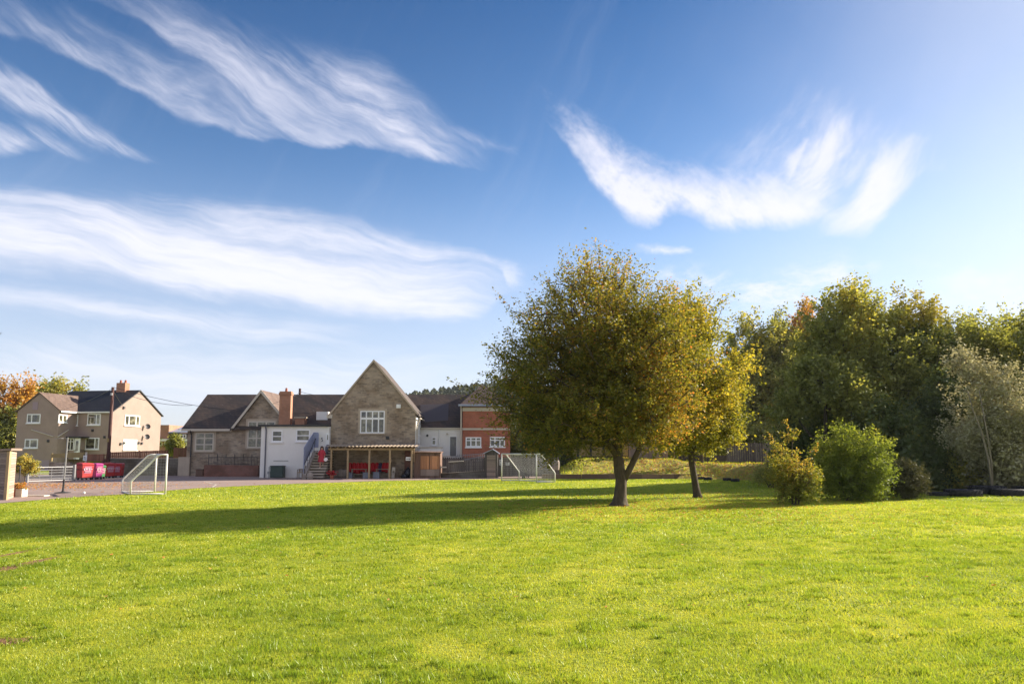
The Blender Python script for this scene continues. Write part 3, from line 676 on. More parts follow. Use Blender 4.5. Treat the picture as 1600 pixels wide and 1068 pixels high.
# -- the wood on the right
def wood_tree(px, top, w, bot, Y, key, seed, label, base_px=None, name='woodland_tree', ncl=560, nlf=62, lsize=.2, extra=(), rt=.22, depth=.8, bark='bark_dark', low=None, lean=0, tintf=None, thr=-.35, spread=.42, outw=.7, minz=.5):
    bp = base_px or px; base = Vector((ax(bp, Y), Y, 0)); h = bot-top
    T = lambda a, b, dy=0.: at(a, b, Y+dy)
    yb = 706+1.95*F_PX/Y; w = w*1.22; thr = thr-.35; ncl = int(ncl*1.15)
    bl = [(px, top+h*.5, w*.42, h*.46), (px-w*.22, top+h*.58, w*.30, h*.34), (px+w*.22, top+h*.56, w*.30, h*.36), (px-w*.05, top+h*.24, w*.26, h*.24), (px, top+h*.8, w*.36, h*.20)]+list(extra)
    limbs = [[(T(bp, yb+1), rt), (T(bp+(px-bp)*.3, yb-(yb-top)*.3), rt*.7), (T(px, top+h*.35), rt*.35)],
             [(T(bp+(px-bp)*.25, yb-(yb-top)*.25), rt*.5), (T(px-w*.25, top+h*.5, .6), rt*.25)], [(T(bp+(px-bp)*.25, yb-(yb-top)*.28), rt*.5), (T(px+w*.25, top+h*.45, -.6), rt*.25)]]
    return foliage(name, label, 'tree' if 'tree' in name else 'shrub', base, blobs_px(bl, Y, depth), limbs, key, seed, ncl, nlf, lsize, spread, group=None, bark=bark, outw=outw, lumpf=.9, thr=thr, tintf=tintf, twig=.016, minz=minz)
wood_tree(1205, 488, 150, 715, 88, 'green', 51, 'loose yellow-green tree at the left end of the wood, just right of the lawn trees', thr=-.3, ncl=900, lsize=.32, spread=.6, outw=1.1, tintf=lambda P: .12+0*P[:, 0], extra=[(1160,530,30,35)])
wood_tree(1272, 470, 76, 640, 90, 'orange', 52, 'tree with an orange crown rising behind the wood between two green trees', ncl=320, thr=-.3, lsize=.32, spread=.6, outw=1.1)
wood_tree(1345, 446, 165, 735, 46, 'green', 53, 'tallest green tree of the wood, standing behind the large bright green shrub', ncl=1000, nlf=66, thr=-.4, extra=[(1300,540,60,70),(1395,560,45,60),(1330,480,34,38)], tintf=lambda P: .08*np.clip((P[:, 2]-7)/3, -1, 2))
wood_tree(1290, 560, 130, 760, 43, 'green', 54, 'mid green tree low in the wood between the tallest tree and its yellow-green neighbour', ncl=520, tintf=lambda P: -.05+0*P[:, 0])
wood_tree(1240, 496, 110, 730, 92, 'green', 93, 'green tree between the yellow-green and the tallest trees of the wood', ncl=800, thr=-.4, lsize=.32, spread=.6, outw=1.1)
wood_tree(1392, 486, 96, 740, 49.5, 'green', 94, 'olive tree filling the dip between the tallest and the golden-topped trees', ncl=620, thr=-.3)
wood_tree(1545, 500, 110, 740, 47, 'green', 95, 'olive-green tree directly above the silver-leaved tree', ncl=620, thr=-.4)
wood_tree(1438, 468, 120, 740, 47, 'dark', 55, 'dark green tree with a golden top near the right of the wood', ncl=820, thr=-.5, tintf=lambda P: .55*np.clip((P[:, 2]-9.3)/1.4, 0, 1)+.1)
wood_tree(1505, 470, 110, 720, 55, 'green', 56, 'dusky green tree far back in the wood behind the silver-leaved tree', ncl=560, thr=-.2)
wood_tree(1585, 488, 120, 730, 50, 'green', 57, 'olive green tree at the right edge behind the silver-leaved tree', ncl=600, tintf=lambda P: .15+0*P[:, 0])
wood_tree(1560, 570, 108, 750, 37, 'silver', 58, 'silver grey-leaved tree with leaning pale stems at the right edge of the lawn', base_px=1548, ncl=800, lsize=.13, nlf=72, thr=-.2, bark='bark_pale', extra=[(1512,590,20,40),(1506,560,14,22),(1596,640,30,60)], spread=.36)
wood_tree(1640, 470, 130, 745, 44, 'green', 62, 'green tree at the end of the wood, cut by the right edge of the photo', ncl=520)
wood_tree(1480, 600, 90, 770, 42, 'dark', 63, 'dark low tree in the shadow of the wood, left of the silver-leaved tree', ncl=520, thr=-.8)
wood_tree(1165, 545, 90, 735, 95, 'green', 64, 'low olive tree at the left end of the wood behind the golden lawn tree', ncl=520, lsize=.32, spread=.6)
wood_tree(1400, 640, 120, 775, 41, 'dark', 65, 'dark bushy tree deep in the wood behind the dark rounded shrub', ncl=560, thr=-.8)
# forked pale stems
mb = MB(); st = thing('bare_stem_clump', 'two pale leaning bare stems rising behind the tractor tyres', 'tree', (ax(1551, 35.5), 35.5, 0))
T = lambda a, b, dy=0.: at(a, b, 35.5+dy)
mb.tube([T(1551,769), T(1544,715), T(1532,670), T(1520,640), T(1512,610)], [.06, .05, .04, .03, .015], 8)
mb.tube([T(1551,769), T(1549,720), T(1542,675), T(1530,610)], [.05, .045, .035, .015], 8); mb.build('trunk', M['bark_pale'], st, True)
# understorey that closes the wood towards the ground
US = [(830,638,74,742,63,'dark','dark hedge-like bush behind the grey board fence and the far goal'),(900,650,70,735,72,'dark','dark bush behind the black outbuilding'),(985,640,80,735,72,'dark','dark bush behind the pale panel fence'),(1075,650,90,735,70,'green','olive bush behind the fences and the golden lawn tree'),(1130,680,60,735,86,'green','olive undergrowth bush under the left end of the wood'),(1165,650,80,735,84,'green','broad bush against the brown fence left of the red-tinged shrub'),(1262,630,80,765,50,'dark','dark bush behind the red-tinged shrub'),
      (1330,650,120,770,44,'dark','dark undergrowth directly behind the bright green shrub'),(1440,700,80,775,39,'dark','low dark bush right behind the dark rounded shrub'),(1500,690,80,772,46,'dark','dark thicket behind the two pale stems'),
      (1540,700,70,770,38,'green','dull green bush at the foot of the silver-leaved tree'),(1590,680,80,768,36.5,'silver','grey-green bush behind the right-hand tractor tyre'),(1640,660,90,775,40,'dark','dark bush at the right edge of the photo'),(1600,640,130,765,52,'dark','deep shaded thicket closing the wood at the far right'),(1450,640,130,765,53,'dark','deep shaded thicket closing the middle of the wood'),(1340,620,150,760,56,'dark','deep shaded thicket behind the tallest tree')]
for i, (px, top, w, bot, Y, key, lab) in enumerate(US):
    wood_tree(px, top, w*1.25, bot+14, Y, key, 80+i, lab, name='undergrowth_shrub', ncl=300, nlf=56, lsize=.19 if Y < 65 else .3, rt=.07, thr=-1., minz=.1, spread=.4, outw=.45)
# garden shrubs on the lawn edge
def shrub(name, label, base, bl, key, seed, ncl, nlf, ls, sp, dpt=.9, thr=-.9, tintf=None, outw=.3):
    b = gr(*base); bb = blobs_px(bl, b.y+ .0, dpt)
    limbs = []
    for k in range(6):
        tgt = bb[k % len(bb)][0]; a = b+Vector((math.cos(k*1.05)*.12, math.sin(k*1.05)*.12, 0)); a.z = 0
        limbs.append([(a, .03), (a.lerp(tgt, .45)+Vector((0, 0, .15)), .02), (tgt, .01)])
    return foliage(name, label, 'shrub', b, bb, limbs, key, seed, ncl, nlf, ls, sp, thr=thr, lumpf=2.2, outw=outw, twig=.006, minz=.06, tintf=tintf)
shrub('garden_shrub', 'upright red-tinged shrub with pointed leafy tips, leftmost of the lawn-edge shrubs', (1243, 788), [(1243,752,34,32),(1240,722,28,28),(1222,696,17,16),(1238,684,10,22),(1262,724,14,14),(1258,755,20,26),(1212,722,10,10),(1222,760,18,20),(1266,704,12,12),(1205,700,12,8)], 'mixed', 101, 270, 46, .075, .12, thr=-.5, outw=.42, tintf=lambda P: .12*np.clip((P[:, 2]-1.)/1., -1, 1))
shrub('garden_shrub', 'large rounded bright green shrub at the lawn edge', (1328, 782), [(1330,738,47,40),(1314,708,34,28),(1350,713,30,28),(1284,700,14,12),(1386,726,10,12),(1326,676,16,10),(1300,742,26,32),(1362,745,22,28),(1290,698,12,16),(1306,680,14,10),(1340,682,20,10),(1330,760,44,20)], 'bright', 102, 560, 50, .09, .16, thr=-.6, outw=.5, tintf=lambda P: .06+.16*np.clip((P[:, 2]-1.6)/1., -1, 1))
shrub('garden_shrub', 'dark brown-green rounded shrub right of the large green shrub', (1415, 779), [(1415,752,32,25),(1400,745,20,20),(1432,748,16,20),(1412,732,22,10),(1412,768,28,10)], 'purple', 103, 430, 50, .06, .12)
shrub('garden_shrub', 'low feathery green shrub between the large green shrub and the dark rounded one', (1376, 782), [(1376,768,20,13),(1364,772,12,10),(1388,774,14,8)], 'green', 104, 150, 46, .05, .10, tintf=lambda P: .15+0*P[:, 0])
shrub('garden_shrub', 'low leafy bush at the foot of the bank left of the red-tinged shrub', (1205, 762), [(1206,742,20,14),(1222,750,14,10),(1190,748,12,8)], 'green', 105, 120, 46, .09, .16, tintf=lambda P: .2+0*P[:, 0])
shrub('garden_shrub', 'bright yellow bush on top of the bank beside the thin young tree', (1112, 722), [(1112,707,22,8),(1098,709,12,6)], 'gold', 106, 90, 40, .12, .2, tintf=lambda P: .2+0*P[:, 0])

# -- trees on the left and far away
wood_tree(8, 596, 80, 720, 92, 'orange', 71, 'bright orange autumn tree behind the left end of the rendered house', ncl=620, lsize=.34, nlf=44, extra=[(30,640,22,50),(-20,660,40,60)], spread=.7, outw=1., tintf=lambda P: .1+0*P[:, 0], rt=.3)
wood_tree(20, 640, 60, 745, 90, 'green', 72, 'dark green tree low beside the left wall of the rendered house', ncl=320, lsize=.34, nlf=44, spread=.7, rt=.3)
wood_tree(92, 594, 96, 690, 100, 'green', 73, 'rounded green tree showing above the roof of the rendered house', ncl=520, lsize=.36, nlf=44, spread=.7, outw=1., tintf=lambda P: .22+0*P[:, 0], rt=.3)
wood_tree(48, 600, 40, 690, 97, 'green', 74, 'narrow green tree between the orange tree and the rounded green one', ncl=220, lsize=.36, nlf=44, spread=.6, rt=.3)
wood_tree(272, 684, 15, 708, 70, 'green', 75, 'small bushy tree over the brown fence in front of the distant flat-roofed building', ncl=90, lsize=.22, nlf=50, spread=.3, rt=.06, outw=.4, minz=1.2)
# overhanging tree at the left frame edge: only its outer sprays reach into view
Ye = 26.; T = lambda a, b, dy=0.: at(a, b, Ye+dy)
foliage('overhanging_tree', 'tree at the left edge with only two leafy branch tips reaching into view', 'tree', (ax(-150, Ye), Ye, 0),
   blobs_px([(-110,470,70,60),(-60,540,38,50),(-20,545,16,12),(-8,518,14,4),(-6,562,8,8)], Ye, .8), [[(T(-150, 792), .3), (T(-140, 650), .2), (T(-110, 500), .1)], [(T(-140,640), .1), (T(-60,560), .05), (T(2,520), .012)], [(T(-140,620), .1), (T(-60,580), .05), (T(-4,550), .012)]], 'mixed', 77, 330, 44, .11, .16, outw=.3)

# ------------------------------------------------------------------ raised ground and bank
def heightfield(name, xs, ys, fn, mat):
    mb = MB(); nx, ny = len(xs), len(ys)
    mb.add([(x, y, fn(x, y)) for y in ys for x in xs], [(j*nx+i, j*nx+i+1, (j+1)*nx+i+1, (j+1)*nx+i) for j in range(ny-1) for i in range(nx-1)])
    o = mb.build(name, mat, smooth=True); o['kind'] = 'structure'; return o
def sst(t): t = max(0., min(1., t)); return t*t*(3-2*t)
def bank_h(x, y):
    foot = 55.3 if x < 12 else 55.3-(x-12)*1.05          # foot of the bank swings towards the viewer on the right
    foot = max(foot, 39)
    a = sst((y-foot)/6.5); edge = .32 if 3.2 < x < 12.6 else .32*sst(1-(x-12.6)/2)
    l = sst((x-2.8)/3.2)
    return -.12+(y > foot-.1)*(edge+.04)*min(1, l*3)+a*1.15*l+.04*math.sin(x*2.1+y)*a+.03*math.sin(x*5.3)*a
heightfield('grass_bank', [2.6+.35*i for i in range(75)], [38+.4*i for i in range(70)], bank_h, M['bank'])
rgb = np.random.default_rng(77)
qx = rgb.uniform(4, 21, 13000); qy = rgb.uniform(42, 64, 13000)
qz = np.array([bank_h(a, b) for a, b in zip(qx, qy)])+.03; k = (qz > .06) & (rgb.random(13000) < np.clip((qx-3)/8, 0, 1))
litter('fallen_leaves', np.stack([qx, qy, qz], 1)[k], .07, rgb, 'orange leaves fallen over the grass bank behind the trees')
gx = rgb.uniform(3.4, 22, 26000); gy = rgb.uniform(40, 64, 26000); gz = np.array([bank_h(a, b) for a, b in zip(gx, gy)])
k = (gz > .03) & (rgb.random(26000) > np.clip((gx-5)/8, 0, .45)); gx, gy, gz = gx[k], gy[k], gz[k]; n = len(gx); an = rgb.uniform(0, 6.28, n); P = np.empty((n, 3, 3))
P[:, 0] = np.stack([gx-np.cos(an)*.03, gy-np.sin(an)*.03, gz], 1); P[:, 1] = np.stack([gx+np.cos(an)*.03, gy+np.sin(an)*.03, gz], 1)
P[:, 2] = np.stack([gx+rgb.normal(0, .05, n), gy+rgb.normal(0, .05, n), gz+rgb.uniform(.05, .17, n)], 1)
tag(npmesh('bank_grass', P.reshape(-1, 3), 3, M['blade'], None, rgb.random(n)), 'rough grass on the low bank behind the trees', 'grass', kind='stuff')
sheet('woodland_floor', [(13.8, 38.5), (60, 30), (160, 40), (160, 160), (21, 160), (21, 64)], .02, M['soil'])
# timber edging under the bank
sl = thing('timber_edging', 'low brown railway-sleeper edging along the foot of the grass bank', 'edging', (7, 55.1, 0))
a, b = gr(846, 747), gr(1075, 744.5)
for i in range(4):
    p, q = a.lerp(b, i/4), a.lerp(b, (i+1)/4-.004); mb = MB()
    mb.box((p.x, 54.9+.02*(i % 2), -.02), (q.x, 55.12, .33+.02*(i % 2))); mb.build('sleeper', M['sleeper'], sl, bev=.012)
# raised garden ground behind the block wall on the left
RX0, RX1 = ax(132, 62.5), ax(300, 62.5)
mb = MB(); mb.box((RX0, 62.5, -.05), (RX1+1.2, 150, 1.25)); o = mb.build('upper_ground', M['lawn']); o['kind'] = 'structure'
# hill with its skyline wood
def hill_h(x, y):
    return -2+max(0, 52*math.exp(-((x-150)/330.)**2)*sst((y-220)/330)*(1-.0*y))+2*math.sin(x*.02)
heightfield('hill', [-520+26*i for i in range(56)], [200+25*i for i in range(24)], hill_h, M['hill'])
def conifer_mesh(seed, h, w):
    rg = np.random.default_rng(seed); n = 420; t = rg.random(n)**.8; z = h*(.12+.88*t); rr_ = w*(1-t**1.8)**.8*(.3+.7*rg.random(n)); a = rg.uniform(0, 6.28, n)
    P = np.stack([np.cos(a)*rr_, np.sin(a)*rr_, z-rr_*.25], 1); s = rg.uniform(.5, 1.1, n)*h*.075
    u = rg.normal(size=(n, 3)); u /= np.linalg.norm(u, axis=1)[:, None]; v = np.cross(u, rg.normal(size=(n, 3))); v /= np.linalg.norm(v, axis=1)[:, None]
    u *= s[:, None]; v *= (s*.7)[:, None]
    return np.stack([P-u, P+v, P+u, P-v], 1).reshape(-1, 3), rg.random(n)
protos = []
for k in range(4):
    r_ = thing('skyline_pine', 'dark round-topped pine on the far hill skyline above the school roof', 'tree', (0, 0, 0), 0, 'pines along the far hill skyline')
    v, t = conifer_mesh(200+k, 12, 5.2+.6*k); npmesh('crown', v, 4, LEAF['conifer'], r_, t)
    mb = MB(); mb.tube([(0, 0, -1), (0, 0, 8)], [.35, .15], 6); mb.build('trunk', M['bark_dark'], r_); protos.append(r_)
hp = random.Random(8)
spots = []
for i in range(44):
    px = 634+i*4.3+hp.uniform(-2, 2); Yh = hp.uniform(470, 520)
    spots.append((px, Yh, hp.uniform(.72, 1.15)))
for i, (px, Yh, s) in enumerate(spots):
    rt_ = protos[i] if i < 4 else copy_tree(protos[i % 4])
    top = 616-(px-636)*.12-hp.uniform(0, 6)
    z = at(px, top, Yh).z; rt_.location = (ax(px, Yh), Yh, z-12*s); rt_.scale = (s, s, s); rt_.rotation_euler.z = hp.uniform(0, 6)
# far woodland mass behind the pines and lawn trees
rgf = np.random.default_rng(5); nf = 9000
fx = rgf.uniform(-60, 420, nf); fy = rgf.uniform(500, 620, nf); fz = np.array([hill_h(a, b) for a, b in zip(fx, fy)])+rgf.uniform(-1, 5, nf)
s = rgf.uniform(1., 2.6, nf); u = rgf.normal(size=(nf, 3)); u /= np.linalg.norm(u, axis=1)[:, None]; v = np.cross(u, rgf.normal(size=(nf, 3))); v /= np.linalg.norm(v, axis=1)[:, None]
P = np.stack([fx, fy, fz], 1); u *= s[:, None]; v *= (s*.8)[:, None]
tag(npmesh('far_woodland', np.stack([P-u, P+v, P+u, P-v], 1).reshape(-1, 3), 4, LEAF['conifer'], None, rgf.random(nf)), 'far-off woodland covering the hill', 'woodland', kind='stuff')

# ------------------------------------------------------------------ buildings
FRONT = lambda x, y: ((x, y), (1, 0), (0, -1))          # facade frame facing the viewer
def rect(px0, py0, px1, py1, Y):
    a = at(px0, py1, Y); b = at(px1, py0, Y); return a.x, b.x, a.z, b.z
def window(parent, fr, a0, a1, z0, z1, cols=2, rows=(), fw=.07, frame='upvc', glass='glass', sill=True, name='window', pr=.05, rowt=.4, surround=None, colw=None):
    mb = MB(); d0 = -.02
    if surround:
        s = MB(); w = .16
        s.fbox(fr, a0-w, a1+w, 0, .025, z1, z1+w*1.1); s.fbox(fr, a0-w, a0, 0, .025, z0, z1); s.fbox(fr, a1, a1+w, 0, .025, z0, z1)
    mb.fbox(fr, a0, a1, d0, pr, z1-fw, z1); mb.fbox(fr, a0, a1, d0, pr, z0, z0+fw)
    ed = [a0]+([a0+(a1-a0)*c for c in colw] if colw else [a0+(a1-a0)*(i+1)/cols for i in range(cols-1)])+[a1]
    mb.fbox(fr, a0, a0+fw, d0, pr, z0+fw, z1-fw); mb.fbox(fr, a1-fw, a1, d0, pr, z0+fw, z1-fw)
    for e in ed[1:-1]: mb.fbox(fr, e-fw*.55, e+fw*.55, d0, pr-.003, z0+fw, z1-fw)
    for r in rows:
        z = z0+(z1-z0)*r; mb.fbox(fr, a0+fw, a1-fw, d0, pr-.008, z-fw*rowt, z+fw*rowt)
    w = mb.build(name, M[frame], parent)
    p = MB(); p.fbox(fr, a0+fw*.5, a1-fw*.5, -.03, .014, z0+fw*.5, z1-fw*.5); p.build('pane', M[glass], w)
    if sill:
        s2 = MB(); s2.fbox(fr, a0-.06, a1+.06, 0, pr+.07, z0-.09, z0-.003); s2.build('sill', M[frame if not surround else 'stone_dressed'], w)
    if surround: s.build('surround', M[surround], w)
    return w
def win_px(parent, px0, py0, px1, py1, Y, **k):
    x0, x1, z0, z1 = rect(px0, py0, px1, py1, Y); return window(parent, FRONT(0, Y), x0, x1, z0, z1, **k)
def gable_roof_x(x0, x1, y0, ye, zr, z0, th=.12):   # slab roof, ridge along x; front eave y0, back eave ye
    ym = (y0+ye)/2
    return MB().slab([(x0, y0, z0), (x1, y0, z0), (x1, ym, zr), (x0, ym, zr)], (0, 0, th)).slab([(x0, ye, z0), (x0, ym, zr), (x1, ym, zr), (x1, ye, z0)], (0, 0, th))
def gable_wall(fr, a0, a1, zb, ze, zr, th=.3, am=None):
    O, u, n = fr; am = (a0+a1)/2 if am is None else am
    P = lambda a, z: Vector((O[0]+u[0]*a, O[1]+u[1]*a, z))
    return MB().slab([P(a0, zb), P(a1, zb), P(a1, ze), P(am, zr), P(a0, ze)], (-n[0]*th, -n[1]*th, 0))

# ---- main school range with the left classroom gable
YW = 61.5
x0 = ax(291.5, YW); xe = ax(738, YW); xg = ax(409.5, YW, 611)
school = thing('stone_school', 'long stone school range with dark slate roof and a white-edged classroom gable', 'building', (x0, YW, 0))
ze = at(330, 671, YW).z; zr = at(409, 611, YW).z
YR = 66.; zridge = at(350, 618, YR).z
MB().box((x0, YW, -.05), (xe, 70.5, ze)).build('wall', M['stone'], school)
# end gables of the range
for xx, nm in ((x0, 1), (xe-.3, 2)):
    MB().slab([(xx, YW+.01, ze), (xx, 70.49, ze), (xx, YR, zridge-.12)], (.3, 0, 0)).build('gable_wall', M['stone'], school)
gw0, gw1 = ax(363, YW), ax(456, YW)
gf = MB().slab([(gw0, YW-.004, ze-.35), (gw1, YW-.004, ze-.35), (gw1, YW-.004, ze), (xg, YW-.004, zr-.12), (gw0, YW-.004, ze)], (0, .3, 0)); gf.build('gable_wall', M['stone'], school)
rf = gable_roof_x(x0-.35, xe, YW-.35, 70.85, zridge, ze-.03); rfo = rf.build('roof', M['slate'], school)
cg = MB(); ext = .25
for s in (-1, 1):
    xo = gw0-.1 if s < 0 else gw1+.1
    zo = ze-.12
    cg.slab([(xo, YW-ext, zo+.05), (xg, YW-ext, zr), (xg, YR, zr), (xo, YR, zo+.05)], (0, 0, .1))
cgo = cg.build('roof', M['tile_brown'], school); tag(cgo, 'roof of the classroom gable with its sunlit brown right slope')
bb = MB()
for s in (-1, 1):
    xo = gw0-.12 if s < 0 else gw1+.12
    bb.slab([(xo, YW-ext-.05, ze-.2), (xg, YW-ext-.05, zr-.17), (xg, YW-ext-.05, zr+.13), (xo, YW-ext-.05, ze+.1)], (0, .046, 0))
bb.build('bargeboard', M['cream'], school)
MB().box((x0-.35, YW-.42, ze-.12), (gw0-.15, YW-.33, ze+.06)).build('fascia', M['cream'], school)
MB().tube([(ax(299, YW), YW-.42, ze-.05), (ax(299, YW), YW-.12, ze-.45), (ax(299, YW), YW-.12, 0)], .05, 8).build('downpipe', M['dark'], school)
MB().slab([(x0-.5, YW-.35, 0), (x0+.42, YW-.35, 0), (x0+.42, YW-.35, 1.55), (x0-.5, YW-.35, 1.55)], (0, .345, 0)).build('buttress', M['stone_dressed'], school)
win_px(school, 304.5, 675.5, 335, 704.5, YW, cols=2, rows=(.36, .69), fw=.1, surround='stone_dressed', frame='cream')
win_px(school, 386, 657.5, 431, 699.5, YW-.004, cols=3, rows=(.36, .68), fw=.11, surround='stone_dressed', frame='cream')
# small dormer box and white vent on the roof, paler re-roofed panel
a = at(505, 646, 62.8); MB().box((a.x-.45, 62.3, a.z-.75), (a.x+.5, 63.6, a.z+.15)).build('dormer', M['white'], school)
tA = lambda px, py: at(px, py, 64)
def on_roof(px, py, lift=.14):       # point of the front roof slope under a pixel
    d = ray(px, py); k = (zridge-ze+.03)/(YR-YW+.35); o_ = Vector((0, 0, CAM_Z))
    t = (ze-.03+lift-k*(YW-.35)-o_.z)/(d.z-k*d.y); return o_+d*t
pn = [on_roof(657, 660), on_roof(700, 657), on_roof(701, 631), on_roof(657, 632)]
MB().slab(pn, (0, 0, .03)).build('roof_panel', M['panel_roof'], school)
ch = MB(); c = at(470, 655, 61.6); ch.box((c.x-.36, 61.2, 3.2), (c.x+.42, 62, c.z+.08)); o = ch.build('chimney', M['orange_brick'], school)
MB().box((c.x-.42, 61.1, c.z+.082), (c.x+.5, 62.1, c.z+.2)).build('cap', M['stone_dressed'], o)

# ---- steep gabled hall
YH = 57.5; hx0, hx1 = ax(516, YH), ax(648, YH)
apex = at(584, 564, YH); el = at(516, 645, YH); er = at(648, 643, YH)
hall = thing('school_hall', 'tall steep-gabled rubble stone hall with a white eight-light window above the lean-to porch', 'building', ((hx0+hx1)/2, YH, 0))
HD = -.03; hz = er.z                                  # the hall stands slightly turned, its length runs back to the left
MB().slab([(hx0, YH, -.05), (hx1, YH, -.05), (hx1, YH, hz), (apex.x, YH, apex.z-.1), (hx0, YH, hz-.1)], (6*HD, 6, 0)).build('wall', M['stone'], hall)
rf = MB()
sl_ = (apex.z-hz)/(hx1-apex.x); ov = .28
for s in (-1, 1):
    ex = hx0-ov if s < 0 else hx1+ov; ez = hz-ov*sl_ - (.1 if s < 0 else 0)
    yb = YH-.07
    rf.slab([(ex, yb, ez), (apex.x, yb, apex.z), (apex.x+6.1*HD, YH+6.1, apex.z), (ex+6.1*HD, YH+6.1, ez)], (0, 0, .14))
rf.build('roof', M['slate'], hall)
cop = MB()
for s in (-1, 1):
    ex = hx0-.2 if s < 0 else hx1+.2; ez = hz-.2*sl_-(.1 if s < 0 else 0)
    cop.slab([(ex, YH-.12, ez-.06), (apex.x, YH-.12, apex.z-.08), (apex.x, YH-.12, apex.z+.12), (ex, YH-.12, ez+.14)], (0, .046, 0))
cop.build('verge', M['stone_dressed'], hall)
# white rendered side wall on the right
sL = 61.3-YH; MB().slab([(hx1+.003, YH+.12, 0), (hx1+.06, YH+.12, 0), (hx1+.06+sL*HD, 61.4, 0), (hx1+.003+sL*HD, 61.4, 0)], (0, 0, hz-.32)).build('side_wall', M['white'], hall)
for s in range(3):
    y = YH+.7+s*1.1; window(hall, ((hx1+.06, YH), (HD, 1), (1, -HD)), y-YH, y-YH+.7, 2.4, 4.2, cols=1, rows=(.5,), fw=.06, glass='glass')
MB().tube([(hx1+.34, YH+.1, hz-.5), (hx1+.34+sL*HD, 61.4, hz-.5)], .06, 8).tube([(hx1+.34, YH+.3, hz-.55), (hx1+.12, YH+.3, hz-1.1), (hx1+.12, YH+.3, .1)], .045, 8).build('gutter', M['cream'], hall)
gut = at(513, 647, YH); MB().box((gut.x-.1, YH-.1, gut.z-.3), (hx0+.1, YH+.9, gut.z)).build('gutter_end', M['cream'], hall)
win_px(hall, 562.5, 641.5, 601.5, 676.5, YH, cols=4, rows=(.655,), fw=.085, rowt=.9, surround='stone_dressed')
x_, X_, z_, Z_ = rect(619.5, 631.5, 626.5, 637.5, YH); MB().box((x_, YH-.14, z_), (X_, YH-.002, Z_)).build('alarm_box', M['white'], hall, bev=.02)
x_, X_, z_, Z_ = rect(603, 681, 608, 686, YH); MB().box((x_, YH-.06, z_), (X_, YH-.002, Z_)).build('vent', M['dark'], hall)
x_, X_, z_, Z_ = rect(632, 704, 642.5, 733, YH); MB().box((x_, YH-.05, z_), (X_, YH-.002, Z_)).build('board', M['old_brick'], hall)
# ---- porch
YP = 55.3
porch = thing('lean_to_porch', 'open timber lean-to porch with a pale corrugated roof across the foot of the stone hall', 'porch', (ax(580, YP), YP, 0))
zf = at(600, 700, YP).z
for px in (518, 544, 577.5, 609.5, 643.5):
    x = ax(px, YP); MB().box((x-.065, YP-.07, 0), (x+.065, YP+.07, zf-.13)).build('post', M['timber'], porch)
xa, xb = ax(513, YP), ax(648, YP)
MB().box((xa, YP-.06, zf-.13), (xb, YP+.06, zf)).box((xa, YH-.1, zf+.16), (xb, YH-.012, zf+.3)).build('beam', M['timber'], porch)
mb = MB()
for i in range(12):
    x = xa+.2+(xb-xa-.4)*i/11; mb.slab([(x-.03, YP-.25, zf+.003), (x+.03, YP-.25, zf+.003), (x+.03, YH-.11, zf+.2), (x-.03, YH-.11, zf+.2)], (0, 0, .1))
mb.build('rafter', M['timber'], porch)
n = 150; cor = MB(); vs = []
for i in range(n+1):
    x = xa-.15+(xb-xa+.35)*i/n; w = .028*math.sin(i*math.pi/3*1.0)
    vs += [(x, YP-.38, zf+.135+w), (x, YH-.01, zf+.34+w)]
cor.add(vs, [(2*i, 2*i+2, 2*i+3, 2*i+1) for i in range(n)]); co = cor.build('roof', M['bronze'], porch)
sm = co.modifiers.new('sheet', 'SOLIDIFY'); sm.thickness = .012
MB().tube([(xb-.05, YP, zf-.1), (xb-.05, YP+.1, zf-1.)], .03, 6).build('brace', M['timber'], porch)
x_, X_, z_, Z_ = rect(634, 713.5, 642, 719, YP+.1); o = MB().box((x_, YP+.1, z_), (X_, YP+.13, Z_)); nt = o.build('notice', M['white'], porch); tag(nt, 'white notice fixed beside the right-hand post')
o = MB()
for k in range(3): o.box((x_+.06+.1*k, YP+.085, z_+.07+.03*(k % 2)), (x_+.13+.1*k, YP+.099, z_+.16))
o.build('lettering', M['pipe'], nt)
# red coats on the back wall rail
rail = thing('coat_rail', 'low timber coat rail on the stone wall under the porch', 'rail', (ax(577, YH), YH-.2, 0))
xr0, xr1 = ax(546, YH-.25), ax(609, YH-.25); zc = az_(723, YH-.25)
MB().box((xr0-.1, YH-.16, zc+.0), (xr1+.1, YH-.1, zc+.08)).build('board', M['timber'], rail)
for i in range(13): x = xr0+(xr1-xr0)*i/12; MB().tube([(x, YH-.1, zc+.04), (x, YH-.24, zc+.07)], .012, 6).build('peg', M['dark'], rail)
def coat(i, x, mat, h, w, lab):
    r_ = random.Random(i); mb = MB(); K = 12; prof = [(.10, 0), (.55, -.07), (.8, -.2), (.92, -.45), (1.0, -.75), (.95, -1.0)]; vs = []
    for a, z in prof:
        for j in range(K):
            an = 2*math.pi*j/K; fold = 1+.16*math.sin(3*an+i)+r_.uniform(-.05, .05)
            vs.append((x+math.cos(an)*w*a*fold, YH-.32+math.sin(an)*.13*fold*(a+.15), zc+.05+z*h))
    mb.add(vs, [(q*K+j, q*K+(j+1) % K, (q+1)*K+(j+1) % K, (q+1)*K+j) for q in range(len(prof)-1) for j in range(K)]+[tuple(range(K)), tuple(range(5*K, 6*K))])
    sl = 1 if i % 2 else -1
    mb.tube([(x+sl*w*.55, YH-.34, zc-.02), (x+sl*w*.95, YH-.38, zc-h*.4), (x+sl*w*.9, YH-.4, zc-h*.72)], [.06, .055, .04], 8)
    o = mb.build('hanging_coat', M[mat], None, True); tag(o, lab, 'coat', 'coats hanging along the porch wall'); return o
